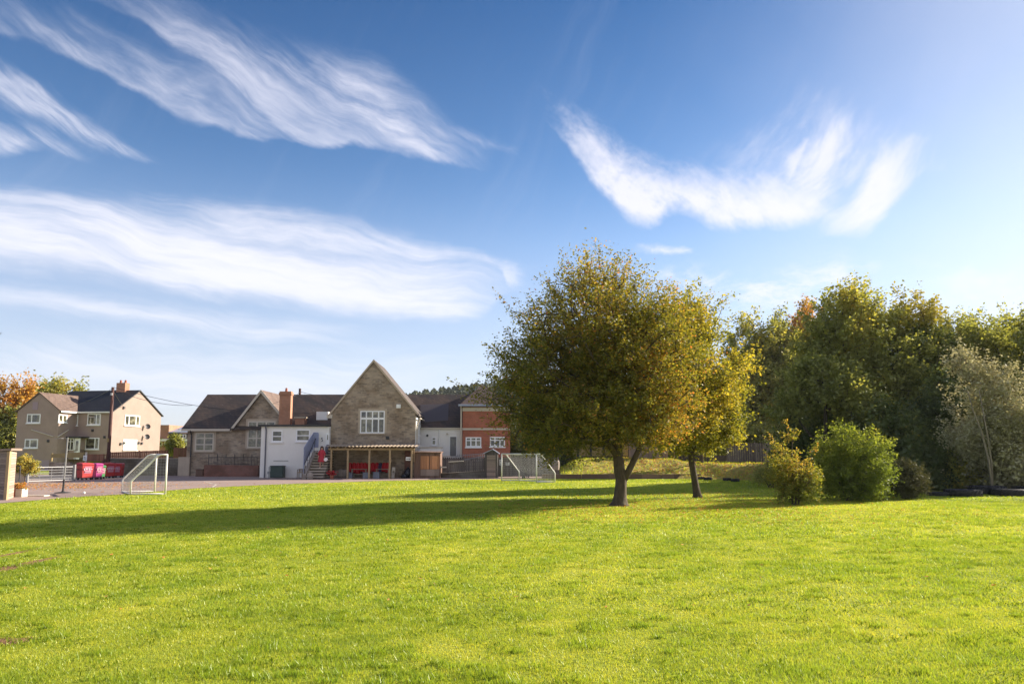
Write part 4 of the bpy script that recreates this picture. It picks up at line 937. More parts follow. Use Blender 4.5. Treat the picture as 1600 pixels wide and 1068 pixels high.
for i in range(11):
    x = xr0+.1+(xr1-xr0-.2)*i/10
    if i == 8: coat(i, x, 'coat_navy', .74, .17, 'single dark navy coat hanging among the red coats under the porch')
    else: coat(i, x, 'coat_red', .70+.08*(i % 3), .2, 'red coat hanging on the low rail at the back of the porch')
def bench(name, px0, px1, top, Y, lab, cat='bench', back=False, depth=.4, mat='bench_wood'):
    x0, x1 = ax(px0, Y), ax(px1, Y); z = az_(top, Y); t = thing(name, lab, cat, ((x0+x1)/2, Y, 0))
    MB().box((x0, Y-depth/2, z-.045), (x1, Y+depth/2, z)).build('seat' if cat != 'table' else 'tabletop', M[mat], t, bev=.008)
    for xx in (x0+.06, x1-.06):
        for yy in (-depth/2+.06, depth/2-.06): MB().box((xx-.03, Y+yy-.03, 0), (xx+.03, Y+yy+.03, z-.045)).build('leg', M[mat], t)
    MB().box((x0+.09, Y-.02, z*.4), (x1-.09, Y+.02, z*.4+.05)).build('stretcher', M[mat], t)
    if back: MB().box((x0, Y+depth/2-.05, z+.15), (x1, Y+depth/2, z+.4)).box((x0, Y+depth/2-.05, z+.003), (x0+.05, Y+depth/2, z+.15)).box((x1-.05, Y+depth/2-.05, z+.003), (x1, Y+depth/2, z+.15)).build('backrest', M[mat], t)
    return t
bench('wooden_bench', 550, 574, 732, 56.1, 'wooden bench in front of the left half of the hanging red coats')
bench('wooden_bench', 588, 609, 732, 56.1, 'wooden bench in front of the right half of the hanging red coats')
def crate(px0, px1, top, Y, lab):
    x0, x1 = ax(px0, Y), ax(px1, Y); h = az_(top, Y); t = thing('storage_crate', lab, 'crate', ((x0+x1)/2, Y, 0), 0, 'grey crates under the porch')
    mb = MB(); th = .02; y0, y1 = Y-.2, Y+.2
    mb.box((x0, y0, .01), (x1, y0+th, h)).box((x0, y1-th, .01), (x1, y1, h)).box((x0, y0+th, .01), (x0+th, y1-th, h)).box((x1-th, y0+th, .01), (x1, y1-th, h)).box((x0+th, y0+th, .02), (x1-th, y1-th, .05))
    mb.build('body', M['crate'], t); MB().box((x0-.02, y0-.02, h+.002), (x1+.02, y1+.02, h+.03)).build('lid', M['crate'], t)
crate(545, 552, 738.5, 56.0, 'grey crate beside the second post of the porch')
crate(568.5, 577, 738, 55.85, 'grey crate between the two wooden benches, left of the middle post')
crate(584.5, 594, 737.5, 55.75, 'grey crate under the left end of the right-hand bench')
for px, w, nm, m_, top, lab in ((638, .28, 'refuse_sack', 'bag_black', 729, 'tall navy-black full sack by the right-hand post of the porch'), (633.5, .24, 'refuse_sack', 'bag_black', 739, 'squat black sack lying at the foot of the taller sack')):
    x = ax(px, 56.2); h = az_(top, 56.2); mb = MB(); K = 12; vs = []
    for (a, z) in [(.75, 0), (1, .15), (1.05, .45), (.85, .75), (.35, .9), (.2, .94), (.32, 1.)]:
        for j in range(K): an = 2*math.pi*j/K; q = 1+.12*math.sin(4*an+z*5); vs.append((x+math.cos(an)*w*a*q, 56.2+math.sin(an)*w*a*q-(.3 if top > 735 else 0), z*h))
    mb.add(vs, [(q*K+j, q*K+(j+1) % K, (q+1)*K+(j+1) % K, (q+1)*K+j) for q in range(6) for j in range(K)]+[tuple(range(K)), tuple(range(6*K, 7*K))])
    tag(mb.build(nm, M[m_], None, True), lab, 'sack')
ch1 = bench('white_chair', 612.5, 617.5, 738, 55.95, 'small white-framed chair under the porch right of the red coats', 'chair', True, .35, 'cream')
bench('wooden_bench', 620, 630, 736, 56.6, 'short wooden stool by the back wall of the porch near the sacks', 'stool')
# boulders / grey bags at the left of the porch
for i, (px, top, w) in enumerate([(526, 734, .25), (533, 732, .28), (539, 733, .26)]):
    x = ax(px, 56.8); h = az_(top, 56.8); r_ = random.Random(i+40); mb = MB(); K = 10
    vs = [(x+math.cos(2*math.pi*j/K)*w*a*(1+r_.uniform(-.12, .12)), 56.8+math.sin(2*math.pi*j/K)*w*a, z*h) for a, z in [(.8, 0), (1, .3), (.9, .7), (.5, .95), (.1, 1)] for j in range(K)]
    mb.add(vs, [(q*K+j, q*K+(j+1) % K, (q+1)*K+(j+1) % K, (q+1)*K+j) for q in range(4) for j in range(K)]+[tuple(range(K)), tuple(range(4*K, 5*K))])
    tag(mb.build('grey_sack', M['concrete'], None, True), ['pale grey rounded sack nearest the left end of the porch', 'tallest of the pale grey sacks at the left end of the porch', 'pale grey rounded sack just left of the second porch post'][i], 'sack', 'grey sacks at the left of the porch')

# ---- white flat-roofed annexe
YA = 57.0; ax0, ax1 = ax(407, YA), hx0-.003; za = az_(664, YA)
ann = thing('white_annexe', 'low white painted flat-roofed annexe between the classroom gable and the stone hall', 'building', ((ax0+ax1)/2, YA, 0))
MB().box((ax0, YA, -.05), (ax1, YW-.36, za-.1)).build('wall', M['white_wall'], ann)
MB().box((ax0-.2, YA-.18, za-.1), (ax1, YW-.37, za+.05)).build('roof', M['dark'], ann)
MB().tube([(ax(415, YA), YA-.2, za-.1), (ax(415, YA), YA-.07, za-.4), (ax(415, YA), YA-.07, 0)], .05, 8).build('downpipe', M['pipe'], ann)
win_px(ann, 424.5, 672, 442, 690, YA, cols=1, rows=(.48,), fw=.09)
win_px(ann, 462.5, 670.5, 485, 689, YA, cols=1, rows=(.48,), fw=.09)
x_, X_, z_, Z_ = rect(508.5, 676, 515.5, 705, YA); dr = MB().box((x_, YA-.05, z_), (X_-.02, YA-.002, Z_)).build('door', M['white'], ann)
MB().box((x_+.12, YA-.062, z_+.9), (X_-.12, YA-.051, Z_-.15)).build('pane', M['glass'], dr)
# number sign by the door
sx, sz = ax(502.8, YA), az_(686, YA); sg = MB().box((sx-.14, YA-.02, sz-.18), (sx+.14, YA-.002, sz+.18)).build('number_sign', M['white'], ann)
f5 = MB(); y5 = (YA-.032, YA-.021)
for (a0, a1, c0_, c1_) in [(-.07, .07, .10, .14), (-.07, -.03, .02, .10), (-.07, .07, -.015, .02), (.03, .07, -.10, -.015), (-.07, .07, -.14, -.10)]: f5.box((sx+a0, y5[0], sz+c0_), (sx+a1, y5[1], sz+c1_))
f5.build('digit', M['dark'], sg)
for (a, b, c_) in ((428, 451, 719.5), (475, 483, 718.5)):
    x_, X_ = ax(a, YA), ax(b, YA); z = az_(c_, YA); MB().box((x_, YA-.03, z-.03), (X_, YA-.002, z+.03)).build('vent', M['galv'], ann)
# brick chimney
YC = 60.9; cx0, cx1 = ax(433.7, YC), ax(451.5, YC); zc1 = az_(611, YC)
chm = thing('brick_chimney', 'tall square orange-red brick chimney stack rising behind the white annexe', 'chimney', ((cx0+cx1)/2, YC, 0))
MB().box((cx0, YC, 0), (cx1, YC+.55, zc1-.3)).build('stack', M['orange_brick'], chm)
MB().box((cx0-.06, YC-.06, zc1-.3), (cx1+.06, YC+.61, zc1-.12)).box((cx0-.01, YC-.01, zc1-.12), (cx1+.01, YC+.56, zc1)).build('corbel', M['orange_brick'], chm)
MB().lathe(((cx0+cx1)/2, YC+.27, zc1), [(.11, 0), (.09, .25), (.07, .3)], 12).build('pot', M['terracotta'], chm)
# ---- steps to the annexe door
st = thing('stone_steps', 'flight of pale stone steps up to the annexe door with side kerb and dark handrail', 'steps', (ax(502, 55.6), 55.6, 0))
sx0, sx1 = ax(489.5, 55.6), ax(515, 55.6); nS = 10
YS0 = 53.9; land = az_(705, 56.4)-.02
for i in range(nS):
    z = land*(i+1)/nS; y = YS0+i*.27
    s_ = MB().box((sx0, y, 0 if i == 0 else z-land/nS-.02), (sx1, YA-.003, z-.06)).build('step', M['block'], st)
    MB().box((sx0, y-.04, z-.058), (sx1, YA-.004, z)).build('tread', M['stone_lit'], s_, bev=.008)  # treads coloured pale as if lit, risers dark as if shaded
MB().slab([(sx0-.25, YS0-.1, 0), (sx0-.25, YA-.01, 0), (sx0-.25, YA-.01, land+.1), (sx0-.25, YS0+nS*.27, land+.1), (sx0-.25, YS0-.1, .35)], (.24, 0, 0)).build('side_wall', M['concrete'], st)
hr = MB(); hr.tube([(sx0-.12, YS0, 0), (sx0-.12, YS0, 1.15), (sx0-.12, YS0+nS*.27, land+1.0), (sx0-.12, YA-.1, land+1.)], .03, 8)
for i in range(1, 5): y = YS0+i*.6; zz = land*i*.6/(nS*.27); hr.tube([(sx0-.12, y, zz), (sx0-.12, y, zz+1.05)], .016, 6)
hr.build('handrail', M['dark'], st)
scr = MB(); pA = [at(485.2, 722, 54.6), at(485.2, 697, 54.6), at(495.5, 675.5, 56.6), at(495.5, 698, 56.6)]
for p in pA: p.x = sx0-.3-.0
pA = [(sx0-.28, 54.1, .95), (sx0-.28, 54.1, az_(699, 54.1)), (sx0-.28, 56.6, az_(675.5, 56.6)), (sx0-.28, 56.6, az_(699, 56.6))]
scr.slab(pA, (-.02, 0, 0)); scr.build('side_screen', M['blue_mesh'], st)
fr_ = MB()
for i in range(4): fr_.tube([pA[i], pA[(i+1) % 4]], .025, 6)
fr_.tube([(sx0-.28, 56.6, az_(675.5, 56.6)), (sx0-.28, 56.6, 0)], .03, 6); fr_.tube([(sx0-.28, 54.1, 1), (sx0-.28, 54.1, 0)], .03, 6)
fr_.tube([pA[2], (sx0+.02, 56.75, pA[2][2])], .03, 6)
fr_.slab([(sx0-.26, 56.65, az_(699, 56.6)), (sx0+.1, 56.65, az_(699, 56.6)), (sx0+.1, 56.65, az_(676, 56.6)), (sx0-.26, 56.65, az_(676, 56.6))], (0, .02, 0))
fr_.build('frame', M['blue_mesh'], st)
# ---- things against the annexe
gx0, gx1 = ax(425, 56.4), ax(445, 56.4); gz = az_(727, 56.4)
gc = thing('green_cabinet', 'dark green metal utility cabinet against the white annexe', 'cabinet', ((gx0+gx1)/2, 56.4, 0))
MB().box((gx0, 56.1, .05), (gx1, 56.7, gz-.05)).build('body', M['green_box'], gc, bev=.02)
MB().box((gx0-.04, 56.05, gz-.048), (gx1+.04, 56.75, gz)).build('lid', M['green_box'], gc, bev=.015)
for s in (.02, .51): MB().box((gx0+(gx1-gx0)*s, 56.075, .1), (gx0+(gx1-gx0)*(s+.46), 56.098, gz-.1)).build('door', M['green_box'], gc)
px_ = ax(421.5, 56.5); ps = thing('small_water_butt_stand', 'small grey tap stand beside the green cabinet', 'tap stand', (px_, 56.5, 0))
MB().tube([(px_, 56.5, 0), (px_, 56.5, .85)], .035, 8).tube([(px_, 56.5, .8), (px_+.15, 56.5, .8)], .025, 8).build('pipe', M['galv'], ps); MB().box((px_-.1, 56.4, .3), (px_+.1, 56.6, .5)).build('valve_box', M['galv'], ps)
def chair(px0, px1, top, Y, lab, seatmat='timber'):
    x0, x1 = ax(px0, Y), ax(px1, Y); zt = az_(top, Y); t = thing('garden_chair', lab, 'chair', ((x0+x1)/2, Y, 0)); w = .05
    MB().box((x0, Y-.25, .40), (x1, Y+.25, .45)).build('seat', M[seatmat], t)
    for xx in (x0, x1-w):
        for yy in (-.25, .2): MB().box((xx, Y+yy, 0), (xx+w, Y+yy+w, .40)).build('leg', M['bench_wood'], t)
    bk = MB(); bk.box((x0, Y+.2, .453), (x0+w, Y+.25, zt)).box((x1-w, Y+.2, .453), (x1, Y+.25, zt)).box((x0+w, Y+.21, zt-.09), (x1-w, Y+.24, zt))
    for i in range(4): q = x0+w+(x1-x0-2*w)*(i+.5)/4; bk.box((q-.02, Y+.215, .453), (q+.02, Y+.235, zt-.09))
    bk.build('backrest', M['bench_wood'], t)
    for xx in (x0, x1-w): MB().box((xx, Y-.25, .62), (xx+w, Y+.2, .66)).box((xx, Y-.25, .452), (xx+w, Y-.2, .62)).build('armrest', M['bench_wood'], t)
chair(466.5, 475, 732, 56.3, 'pale slatted garden chair against the white annexe, right of the green cabinet')
chair(476.5, 483.5, 727.5, 56.0, 'dark tall-backed garden chair at the foot of the stone steps', 'bench_wood')
for px, lab, h in ((487, 'rough stone block at the left foot of the steps', .55), (484.5, 'smaller rough stone in front of the side of the steps', .32)):
    x = ax(px, 53.6); mb = MB().lathe((x, 53.6-h*.4, 0), [(.17*h/.5, 0), (.22*h/.5, h*.4), (.14*h/.5, h*.9), (.03, h)], 7)
    tag(mb.build('stone_block', M['concrete'], None), lab, 'stone')
fp = Vector((ax(519.5, 54.4), 54.4, 0)); pt = thing('red_flower_pot', 'small pot of red flowers at the right foot of the steps', 'plant pot', fp)
MB().lathe(fp, [(.12, 0), (.17, .25), (.19, .28)], 12).build('pot', M['terracotta'], pt)
rgp = np.random.default_rng(3); P = np.array(fp)+np.stack([rgp.normal(0, .14, 160), rgp.normal(0, .12, 160), .3+rgp.uniform(0, .3, 160)], 1); u = rgp.normal(size=(160, 3))*.035; v = rgp.normal(size=(160, 3))*.035
npmesh('flowers', np.stack([P-u, P+v, P+u, P-v], 1).reshape(-1, 3), 4, M['coat_red'], pt)

# ---- the person coming down the steps
def skin_obj(name, verts, edges, radii, mat, parent, root=0, lv=1):
    me = bpy.data.meshes.new(name); inv = wmat(parent).inverted(); me.from_pydata([inv @ Vector(v) for v in verts], edges, [])
    o = bpy.data.objects.new(name, me); COL.objects.link(o); o.parent = parent; me.materials.append(mat)
    o.modifiers.new('skin', 'SKIN').use_smooth_shade = True
    sv_ = me.skin_vertices[0].data
    for i, r in enumerate(radii): sv_[i].radius = (r if isinstance(r, tuple) else (r, r)); sv_[i].use_root = (i == root)
    s = o.modifiers.new('sub', 'SUBSURF'); s.levels = lv; s.render_levels = lv; return o
pstep = 4; pz = land*(pstep)/nS; pY = YS0+(pstep-.5)*.27; pX = ax(502.8, pY)
per = thing('person', 'long-haired woman in a loose red dress walking down the stone steps with a pale bag', 'person', (pX, pY, pz))
def q(x, y, z): return (pX+x, pY+y, pz+z)
V_ = [q(0,0,.84), q(0,0,.98), q(0,.01,1.14), q(0,.01,1.27), q(0,0,1.34), q(0,-.01,1.42), q(0,-.02,1.50),   # pelvis..head
      q(-.14,.01,1.25), q(-.2,-.02,1.03), q(-.22,-.08,.82), q(-.225,-.10,.75),                            # right arm (viewer left)
      q(.14,.01,1.25), q(.2,0,1.03), q(.23,-.05,.82), q(.235,-.07,.75),
      q(-.08,0,.80), q(-.085,-.06,.45), q(-.085,-.02,.09), q(-.085,-.05,.035), q(-.085,-.15,.025),
      q(.08,0,.80), q(.085,.02,.60), q(.085,.12,.33), q(.085,.10,.215), q(.085,.0,.20)]
E_ = [(0,1),(1,2),(2,3),(3,4),(4,5),(5,6),(3,7),(7,8),(8,9),(9,10),(3,11),(11,12),(12,13),(13,14),(0,15),(15,16),(16,17),(17,18),(18,19),(0,20),(20,21),(21,22),(22,23),(23,24)]
rd = [.12,.105,.12,.10,.048,.07,.085, .055,.042,.034,.028, .055,.042,.034,.028, .08,.055,.036,.04,.03, .08,.055,.04,.04,.03]
skin_obj('body', V_, E_, rd, M['skin'], per, 0, 2)
for s in (-1, 1):
    hx = s*.23; hy = -.10 if s < 0 else -.07; vv = [q(hx, hy, .76), q(hx, hy-.01, .70)]; ee = [(0, 1)]; rr2 = [.024, .026]
    for k in range(4):
        bx = -.024+.016*k; vv += [q(hx+.004*s, hy-.01+bx, .665), q(hx-.004*s, hy-.015+bx, .63-.006*abs(k-1.5))]; n_ = len(vv); ee += [(1, n_-2), (n_-2, n_-1)]; rr2 += [.009, .008]
    vv += [q(hx-.015*s, hy-.04, .70), q(hx-.02*s, hy-.05, .665)]; n_ = len(vv); ee += [(1, n_-2), (n_-2, n_-1)]; rr2 += [.011, .009]
    skin_obj('hand', vv, ee, rr2, M['skin'], per, 0, 1)
fc = MB(); fc.lathe(q(-.03, -.108, 1.485), [(.001, 0), (.011, .006), (.011, .014), (.001, .02)], 8).lathe(q(.03, -.108, 1.485), [(.001, 0), (.011, .006), (.011, .014), (.001, .02)], 8); fc.build('eyes', M['dark'], per)
MB().slab([q(-.012, -.10, 1.455), q(.012, -.10, 1.455), q(0, -.10, 1.495)], (0, -.025, 0)).build('nose', M['skin'], per)
MB().box(q(-.022, -.104, 1.425), q(.022, -.09, 1.437)).build('mouth', M['dress'], per)
# hair: cap and long locks
hm = MB(); K = 16; vs = []
for (rx, ry, z, dy, front) in [(.03,.03,1.605,0,0),(.08,.08,1.59,0,0),(.11,.105,1.55,.012,0),(.13,.10,1.49,.03,.03),(.14,.085,1.42,.04,.05),(.155,.08,1.33,.045,.05),(.165,.075,1.22,.055,.03),(.14,.06,1.10,.06,.02)]:
    for j in range(K):
        an = 2*math.pi*j/K; yy = math.sin(an)*ry
        if front and yy < 0: yy *= .25
        vs.append(q(math.cos(an)*rx*(1+.05*math.sin(5*an)), dy+yy, z))
hm.add(vs, [(i*K+j, i*K+(j+1) % K, (i+1)*K+(j+1) % K, (i+1)*K+j) for i in range(7) for j in range(K)]+[tuple(range(K)), tuple(range(7*K, 8*K))]); hm.build('hair', M['hair'], per, True)
dm = MB(); K = 24; vs = []
for (rx, ry, z) in [(.075,.06,1.335),(.16,.09,1.30),(.175,.12,1.22),(.165,.125,1.1),(.15,.115,1.0),(.19,.15,.85),(.225,.18,.68),(.25,.20,.48),(.255,.205,.45)]:
    for j in range(K): an = 2*math.pi*j/K; fo = 1+(.08*math.sin(6*an) if z < .9 else 0); vs.append(q(math.cos(an)*rx*fo, math.sin(an)*ry*fo, z))
dm.add(vs, [(i*K+j, i*K+(j+1) % K, (i+1)*K+(j+1) % K, (i+1)*K+j) for i in range(8) for j in range(K)])
for s in (-1, 1): dm.tube([q(s*.13, .01, 1.27), q(s*.175, 0, 1.16), q(s*.215, -.02, .99), q(s*.235, -.045, .92)], [.07, .075, .072, .078], 12)
dm.build('dress', M['dress'], per, True)
for (a, b, c_) in ((-.085, -.07, 0), (.085, .06, .185)): MB().box(q(a-.04, b-.11, c_+.0), q(a+.04, b+.09, c_+.06)).build('shoe', M['cream'], per, bev=.02)
bgx = thing('shoulder_bag', 'round pale bag with a dark strap held at the side of the woman in red', 'bag', q(.33, -.05, .55))
MB().tube([q(.33, -.12, .62), q(.33, .02, .62)], .14, 18).build('body', M['white'], bgx, bev=.01)
MB().tube([q(.22, -.05, .66), q(.24, -.07, .72), q(.33, -.05, .95), q(.40, -.05, .74)], .012, 6).build('strap', M['dark'], bgx)
bp_ = Vector((ax(511, 56.3), 56.3, land*.93)); 
pr = thing('dark_pushchair', 'folded dark blue-grey bundle standing on the steps behind the woman', 'bundle', (bp_.x, bp_.y, land*.9))
MB().lathe((bp_.x, 56.45, land*.9), [(.14, 0), (.2, .2), (.19, .55), (.1, .72), (.02, .75)], 12).build('bundle', M['pipe'], pr, True)

# ---- brick ramp with railings in front of the left range
YB = 59.6; bx0, bx1 = ax(320, YB), ax(404, YB)
rp = thing('brick_ramp', 'low sloping red-brick ramp wall with dark iron railings under the classroom windows', 'ramp', ((bx0+bx1)/2, YB, 0))
z0_, z1_ = az_(726, YB), az_(722, YB)
MB().slab([(bx0, YB, 0), (bx1, YB, 0), (bx1, YB, z0_*.95), (bx0+2., YB, z0_), (bx0, YB, z0_)], (0, .3, 0)).build('wall', M['old_brick'], rp)
MB().box((bx0, YB+.32, 0), (bx1, YW-.01, z0_-.2)).build('slab', M['concrete'], rp)
ra = MB(); zt = az_(714, YB)
n = 34
for i in range(n+1):
    x = bx0+.3+(bx1-bx0-.4)*i/n; ra.tube([(x, YB+.1, z0_-.05), (x, YB+.1, zt+(.25 if i % 6 == 0 else 0))], .016 if i % 6 else .03, 5)
ra.tube([(bx0+.3, YB+.1, zt), (bx1-.1, YB+.1, zt)], .025, 6).tube([(bx0+.3, YB+.1, z0_+.12), (bx1-.1, YB+.1, z0_+.02)], .02, 6); ra.build('railing', M['dark'], rp)
x = ax(315, 59.8); bxo = thing('brown_planter_box', 'small dark brown box at the left end of the brick ramp', 'box', (x, 59.8, 0))
MB().box((x-.28, 59.5, 0), (x+.28, 60.1, .55)).build('body', M['wood_brown'], bxo, bev=.02); MB().box((x-.31, 59.47, .552), (x+.31, 60.13, .6)).build('lid', M['wood_brown'], bxo)

# ---- right of the hall: white lean-to, red-brick block
YL = 61.0; lx0, lx1 = ax(655.5, YL), ax(722, YL); zl = az_(668.5, YL)
lt = thing('white_lean_to', 'single-storey white painted lean-to with a grey door right of the stone hall', 'building', ((lx0+lx1)/2, YL, 0))
MB().box((lx0, YL, 0), (lx1, YW-.004, zl-.1)).build('wall', M['white_wall'], lt)
MB().box((lx0-.02, YL-.1, zl-.1), (lx1, YW+.3, zl+.04)).build('fascia', M['cream'], lt)
win_px(lt, 674.5, 682.5, 681.5, 695, YL, cols=1, rows=(.62,), fw=.07)
x_, X_, z_, Z_ = rect(703, 682, 713, 712, YL); fr2 = MB().box((x_-.07, YL-.04, z_), (x_, YL-.002, Z_+.07)).box((X_, YL-.04, z_), (X_+.07, YL-.002, Z_+.07)).box((x_, YL-.04, Z_), (X_, YL-.002, Z_+.07)); fr2.build('door_frame', M['white'], lt)
dr = MB().box((x_, YL-.03, z_), (X_, YL-.002, Z_)).build('door', M['grey_door'], lt)
MB().box((x_+.13, YL-.042, z_+.85), (X_-.13, YL-.031, Z_-.2)).build('pane', M['glass'], dr); MB().box((X_-.1, YL-.07, z_+.7), (X_-.06, YL-.031, z_+.8)).build('handle', M['galv'], dr)
MB().tube([(ax(686, YL), YL-.06, zl-.12), (ax(686, YL), YL-.06, 1.3)], .045, 8).build('downpipe', M['white'], lt)
for px, py in ((667.5, 680), (698.5, 677.5)): x, z = ax(px, YL), az_(py, YL); MB().tube([(x, YL-.1, z), (x, YL-.002, z)], .09, 10).build('vent', M['dark' if px < 680 else 'cream'], lt)
tb = MB().box((ax(657, 59.2), 58.7, 0), (ax(691, 59.2), 59.3, az_(699.5, 59.2))); tbo = thing('white_canopy_block', 'low white flat-topped store behind the timber fence panels', 'store', (ax(674, 59.2), 59, 0)); tb.build('wall', M['white'], tbo)
MB().box((ax(656.5, 59.2), 58.62, az_(699.4, 59.2)), (ax(692, 59.2), 59.4, az_(698, 59.2))).build('roof', M['cream'], tbo)

YK = 60.3; kx0, kx1 = ax(722.5, YK), ax(797, YK)
kb = thing('red_brick_block', 'two-storey red brick building with white bands and brown hipped roof beside the large tree', 'building', ((kx0+kx1)/2, YK, 0))
zk = az_(635, YK)
MB().box((kx0, YK, 0), (kx1, 69, zk)).build('wall', M['red_brick'], kb)
z5, z6 = az_(642, YK), az_(636, YK); MB().box((kx0-.02, YK-.05, z5), (kx1+.02, YK-.002, z6)).build('band', M['cream'], kb)
z5, z6 = az_(671.5, YK), az_(668.5, YK); MB().box((kx0-.02, YK-.05, z5), (kx1+.02, YK-.002, z6)).build('band', M['cream'], kb)
MB().box((ax(716, YK), YK-.4, az_(634.5, YK)), (kx1+.4, YK-.25, az_(631.5, YK))).build('gutter', M['skylight'], kb)
ap = at(753, 600, YK+2.6); zz = az_(632.5, YK-.3)
e0, e1 = ax(717, YK-.3), kx1+.35
MB().add([(e0, YK-.3, zz), (e1, YK-.3, zz), (ap.x, YK+2.6, ap.z), (ap.x, 69.3, ap.z), (e0, 69.3, zz), (e1, 69.3, zz)], [(0, 1, 2), (0, 2, 3, 4), (1, 5, 3, 2), (4, 3, 5), (0, 4, 5, 1)]).build('roof', M['tile_brown'], kb)
MB().tube([(kx0-.12, YK-.3, zz), (kx0-.12, YK-.06, zz-.4), (kx0-.12, YK-.06, az_(668, YK)), (kx0-.12, YK-.06, .5)], .06, 8).build('downpipe', M['cream'], kb)
win_px(kb, 727.5, 682.5, 752, 698, YK, cols=3, rows=(.66,), fw=.09)
win_px(kb, 765.5, 682, 789, 697.5, YK, cols=3, rows=(.66,), fw=.09)
# ---- timber store and fences on the right of the porch
YF = 55.6
sh = thing('timber_store', 'brown and orange timber bin store right of the porch', 'store', (ax(666, YF), YF, 0))
sx0_, sx1_ = ax(647, YF), ax(688, YF); zs = az_(705, YF)
MB().box((sx0_, YF, 0), (sx1_, YF+1.5, zs-.08)).build('body', M['wood_brown'], sh)
MB().slab([(sx0_-.05, YF-.12, zs-.078), (sx1_+.08, YF-.12, zs-.12), (sx1_+.08, YF+1.6, zs-.05), (sx0_-.05, YF+1.6, zs-.02)], (0, 0, .06)).build('roof', M['wood_brown'], sh)
for a, b in ((657, 670.5), (671.5, 686.5)):
    x_, X_, z_, Z_ = rect(a, 712, b, 732.5, YF-.05); d_ = MB().box((x_, YF-.05, z_), (X_, YF-.002, Z_)).build('door', M['wood_orange'], sh)
    MB().box((x_, YF-.075, z_+.1), (X_, YF-.052, z_+.18)).box((x_, YF-.075, Z_-.2), (X_, YF-.052, Z_-.12)).build('batten', M['wood_orange'], d_)
x_, X_, z_, Z_ = rect(657, 733, 686.5, 743, YF-.05); MB().box((x_, YF-.04, z_), (X_, YF-.002, Z_)).build('kick_panel', M['fence_pale'], sh)
def picket(name, lab, p0, p1, z0, z1, mat, bw=.12, gap=.02, rail=True, th=.025, post=1.8, ztop2=None, zb2=None):
    """board fence between two ground points, each fence one thing: boards, rails, posts"""
    a, b = Vector(p0), Vector(p1); L = (b-a).length; d = (b-a)/L; nrm = Vector((d.y, -d.x, 0)); t = thing(name, lab, 'fence', (*((a+b)/2).xy, 0))
    n = int(L/(bw+gap)); mb = MB(); r_ = random.Random(int(L*100))
    fr = ((a.x, a.y), (d.x, d.y), (nrm.x, nrm.y)); zt2 = z1 if ztop2 is None else ztop2; zb_2 = z0 if zb2 is None else zb2
    for i in range(n):
        s = i/max(1, n-1); zt_ = z1+(zt2-z1)*s+r_.uniform(-.012, .012); zb_ = z0+(zb_2-z0)*s
        mb.fbox(fr, i*(bw+gap), i*(bw+gap)+bw, 0, th, zb_, zt_)
    mb.build('boards', M[mat], t)
    rl_ = MB(); O, u, nn = fr
    for q_ in (.2, .8):
        zz0 = z0+(z1-z0)*q_; zz1 = zb_2+(zt2-zb_2)*q_; P = lambda s, z, dd: Vector((a.x+d.x*s+nrm.x*dd, a.y+d.y*s+nrm.y*dd, z))
        rl_.hexa([P(0, zz0, -.002), P(L, zz1, -.002), P(L, zz1, -.05), P(0, zz0, -.05), P(0, zz0+.07, -.002), P(L, zz1+.07, -.002), P(L, zz1+.07, -.05), P(0, zz0+.07, -.05)])
    rl_.build('rails', M[mat], t)
    m = max(2, int(L/post)+1)
    for i in range(m):
        s = L*i/(m-1); zt_ = z1+(zt2-z1)*i/(m-1)+.05; mb = MB(); mb.fbox(fr, s-.05, s+.05, -.155, -.055, -.02 if z0 < .5 else z0-.3, zt_); mb.build('post', M[mat], t)
    return t
Z = lambda py, Y: az_(py, Y)
picket('ramp_fence', 'upper weathered grey ramp fence with a pale handrail behind the lower one', (ax(688, 58.4), 58.4, 0), (ax(760, 58.4), 58.4, 0), Z(732, 58.4), Z(714, 58.4), 'fence_grey', gap=.05)
picket('ramp_fence', 'lower weathered grey picket ramp fence nearest the tarmac', (ax(700, 56.3), 56.3, 0), (ax(757, 56.3), 56.3, 0), Z(738, 56.3), Z(722, 56.3), 'fence_grey', gap=.05, ztop2=Z(718, 56.3), zb2=Z(735, 56.3))
rw = thing('ramp_wall', 'low dark concrete base wall under the picket ramp fence', 'wall', (ax(720, 56.6), 56.6, 0))
MB().slab([(ax(686, 56.35), 56.35, 0), (ax(758, 56.35), 56.35, 0), (ax(758, 56.35), 56.35, Z(735, 56.3)), (ax(702, 56.35), 56.35, Z(738.5, 56.3)), (ax(686, 56.35), 56.35, Z(738.5, 56.3))], (0, 2.4, 0)).build('wall', M['block'], rw)
hr = thing('ramp_handrail', 'pale capped handrail zigzagging above the grey ramp fences', 'handrail', (ax(720, 57.4), 57.4, 0))
h_ = MB(); h_.slab([(ax(688, 58.2), 58.2, Z(714, 58.2)), (ax(704, 58.2), 58.2, Z(713, 58.2)), (ax(704, 58.2), 58.35, Z(713, 58.2)), (ax(688, 58.2), 58.35, Z(714, 58.2))], (0, 0, .08))
h_.slab([(ax(701, 56.15), 56.1, Z(722, 56.2)), (ax(724, 56.15), 56.1, Z(720.5, 56.2)), (ax(724, 56.15), 56.28, Z(720.5, 56.2)), (ax(701, 56.15), 56.28, Z(722, 56.2))], (0, 0, .08))
h_.box((ax(686, 56.), 55.9, Z(730.5, 56)), (ax(698, 56.), 56.1, Z(728.5, 56))); h_.build('cap', M['cream'], hr)
h2 = MB()
for i in range(16): x = ax(712, 58.6)+(ax(757, 58.6)-ax(712, 58.6))*i/15; h2.tube([(x, 58.8, 1.2), (x, 58.8, Z(709, 58.8))], .018, 5)
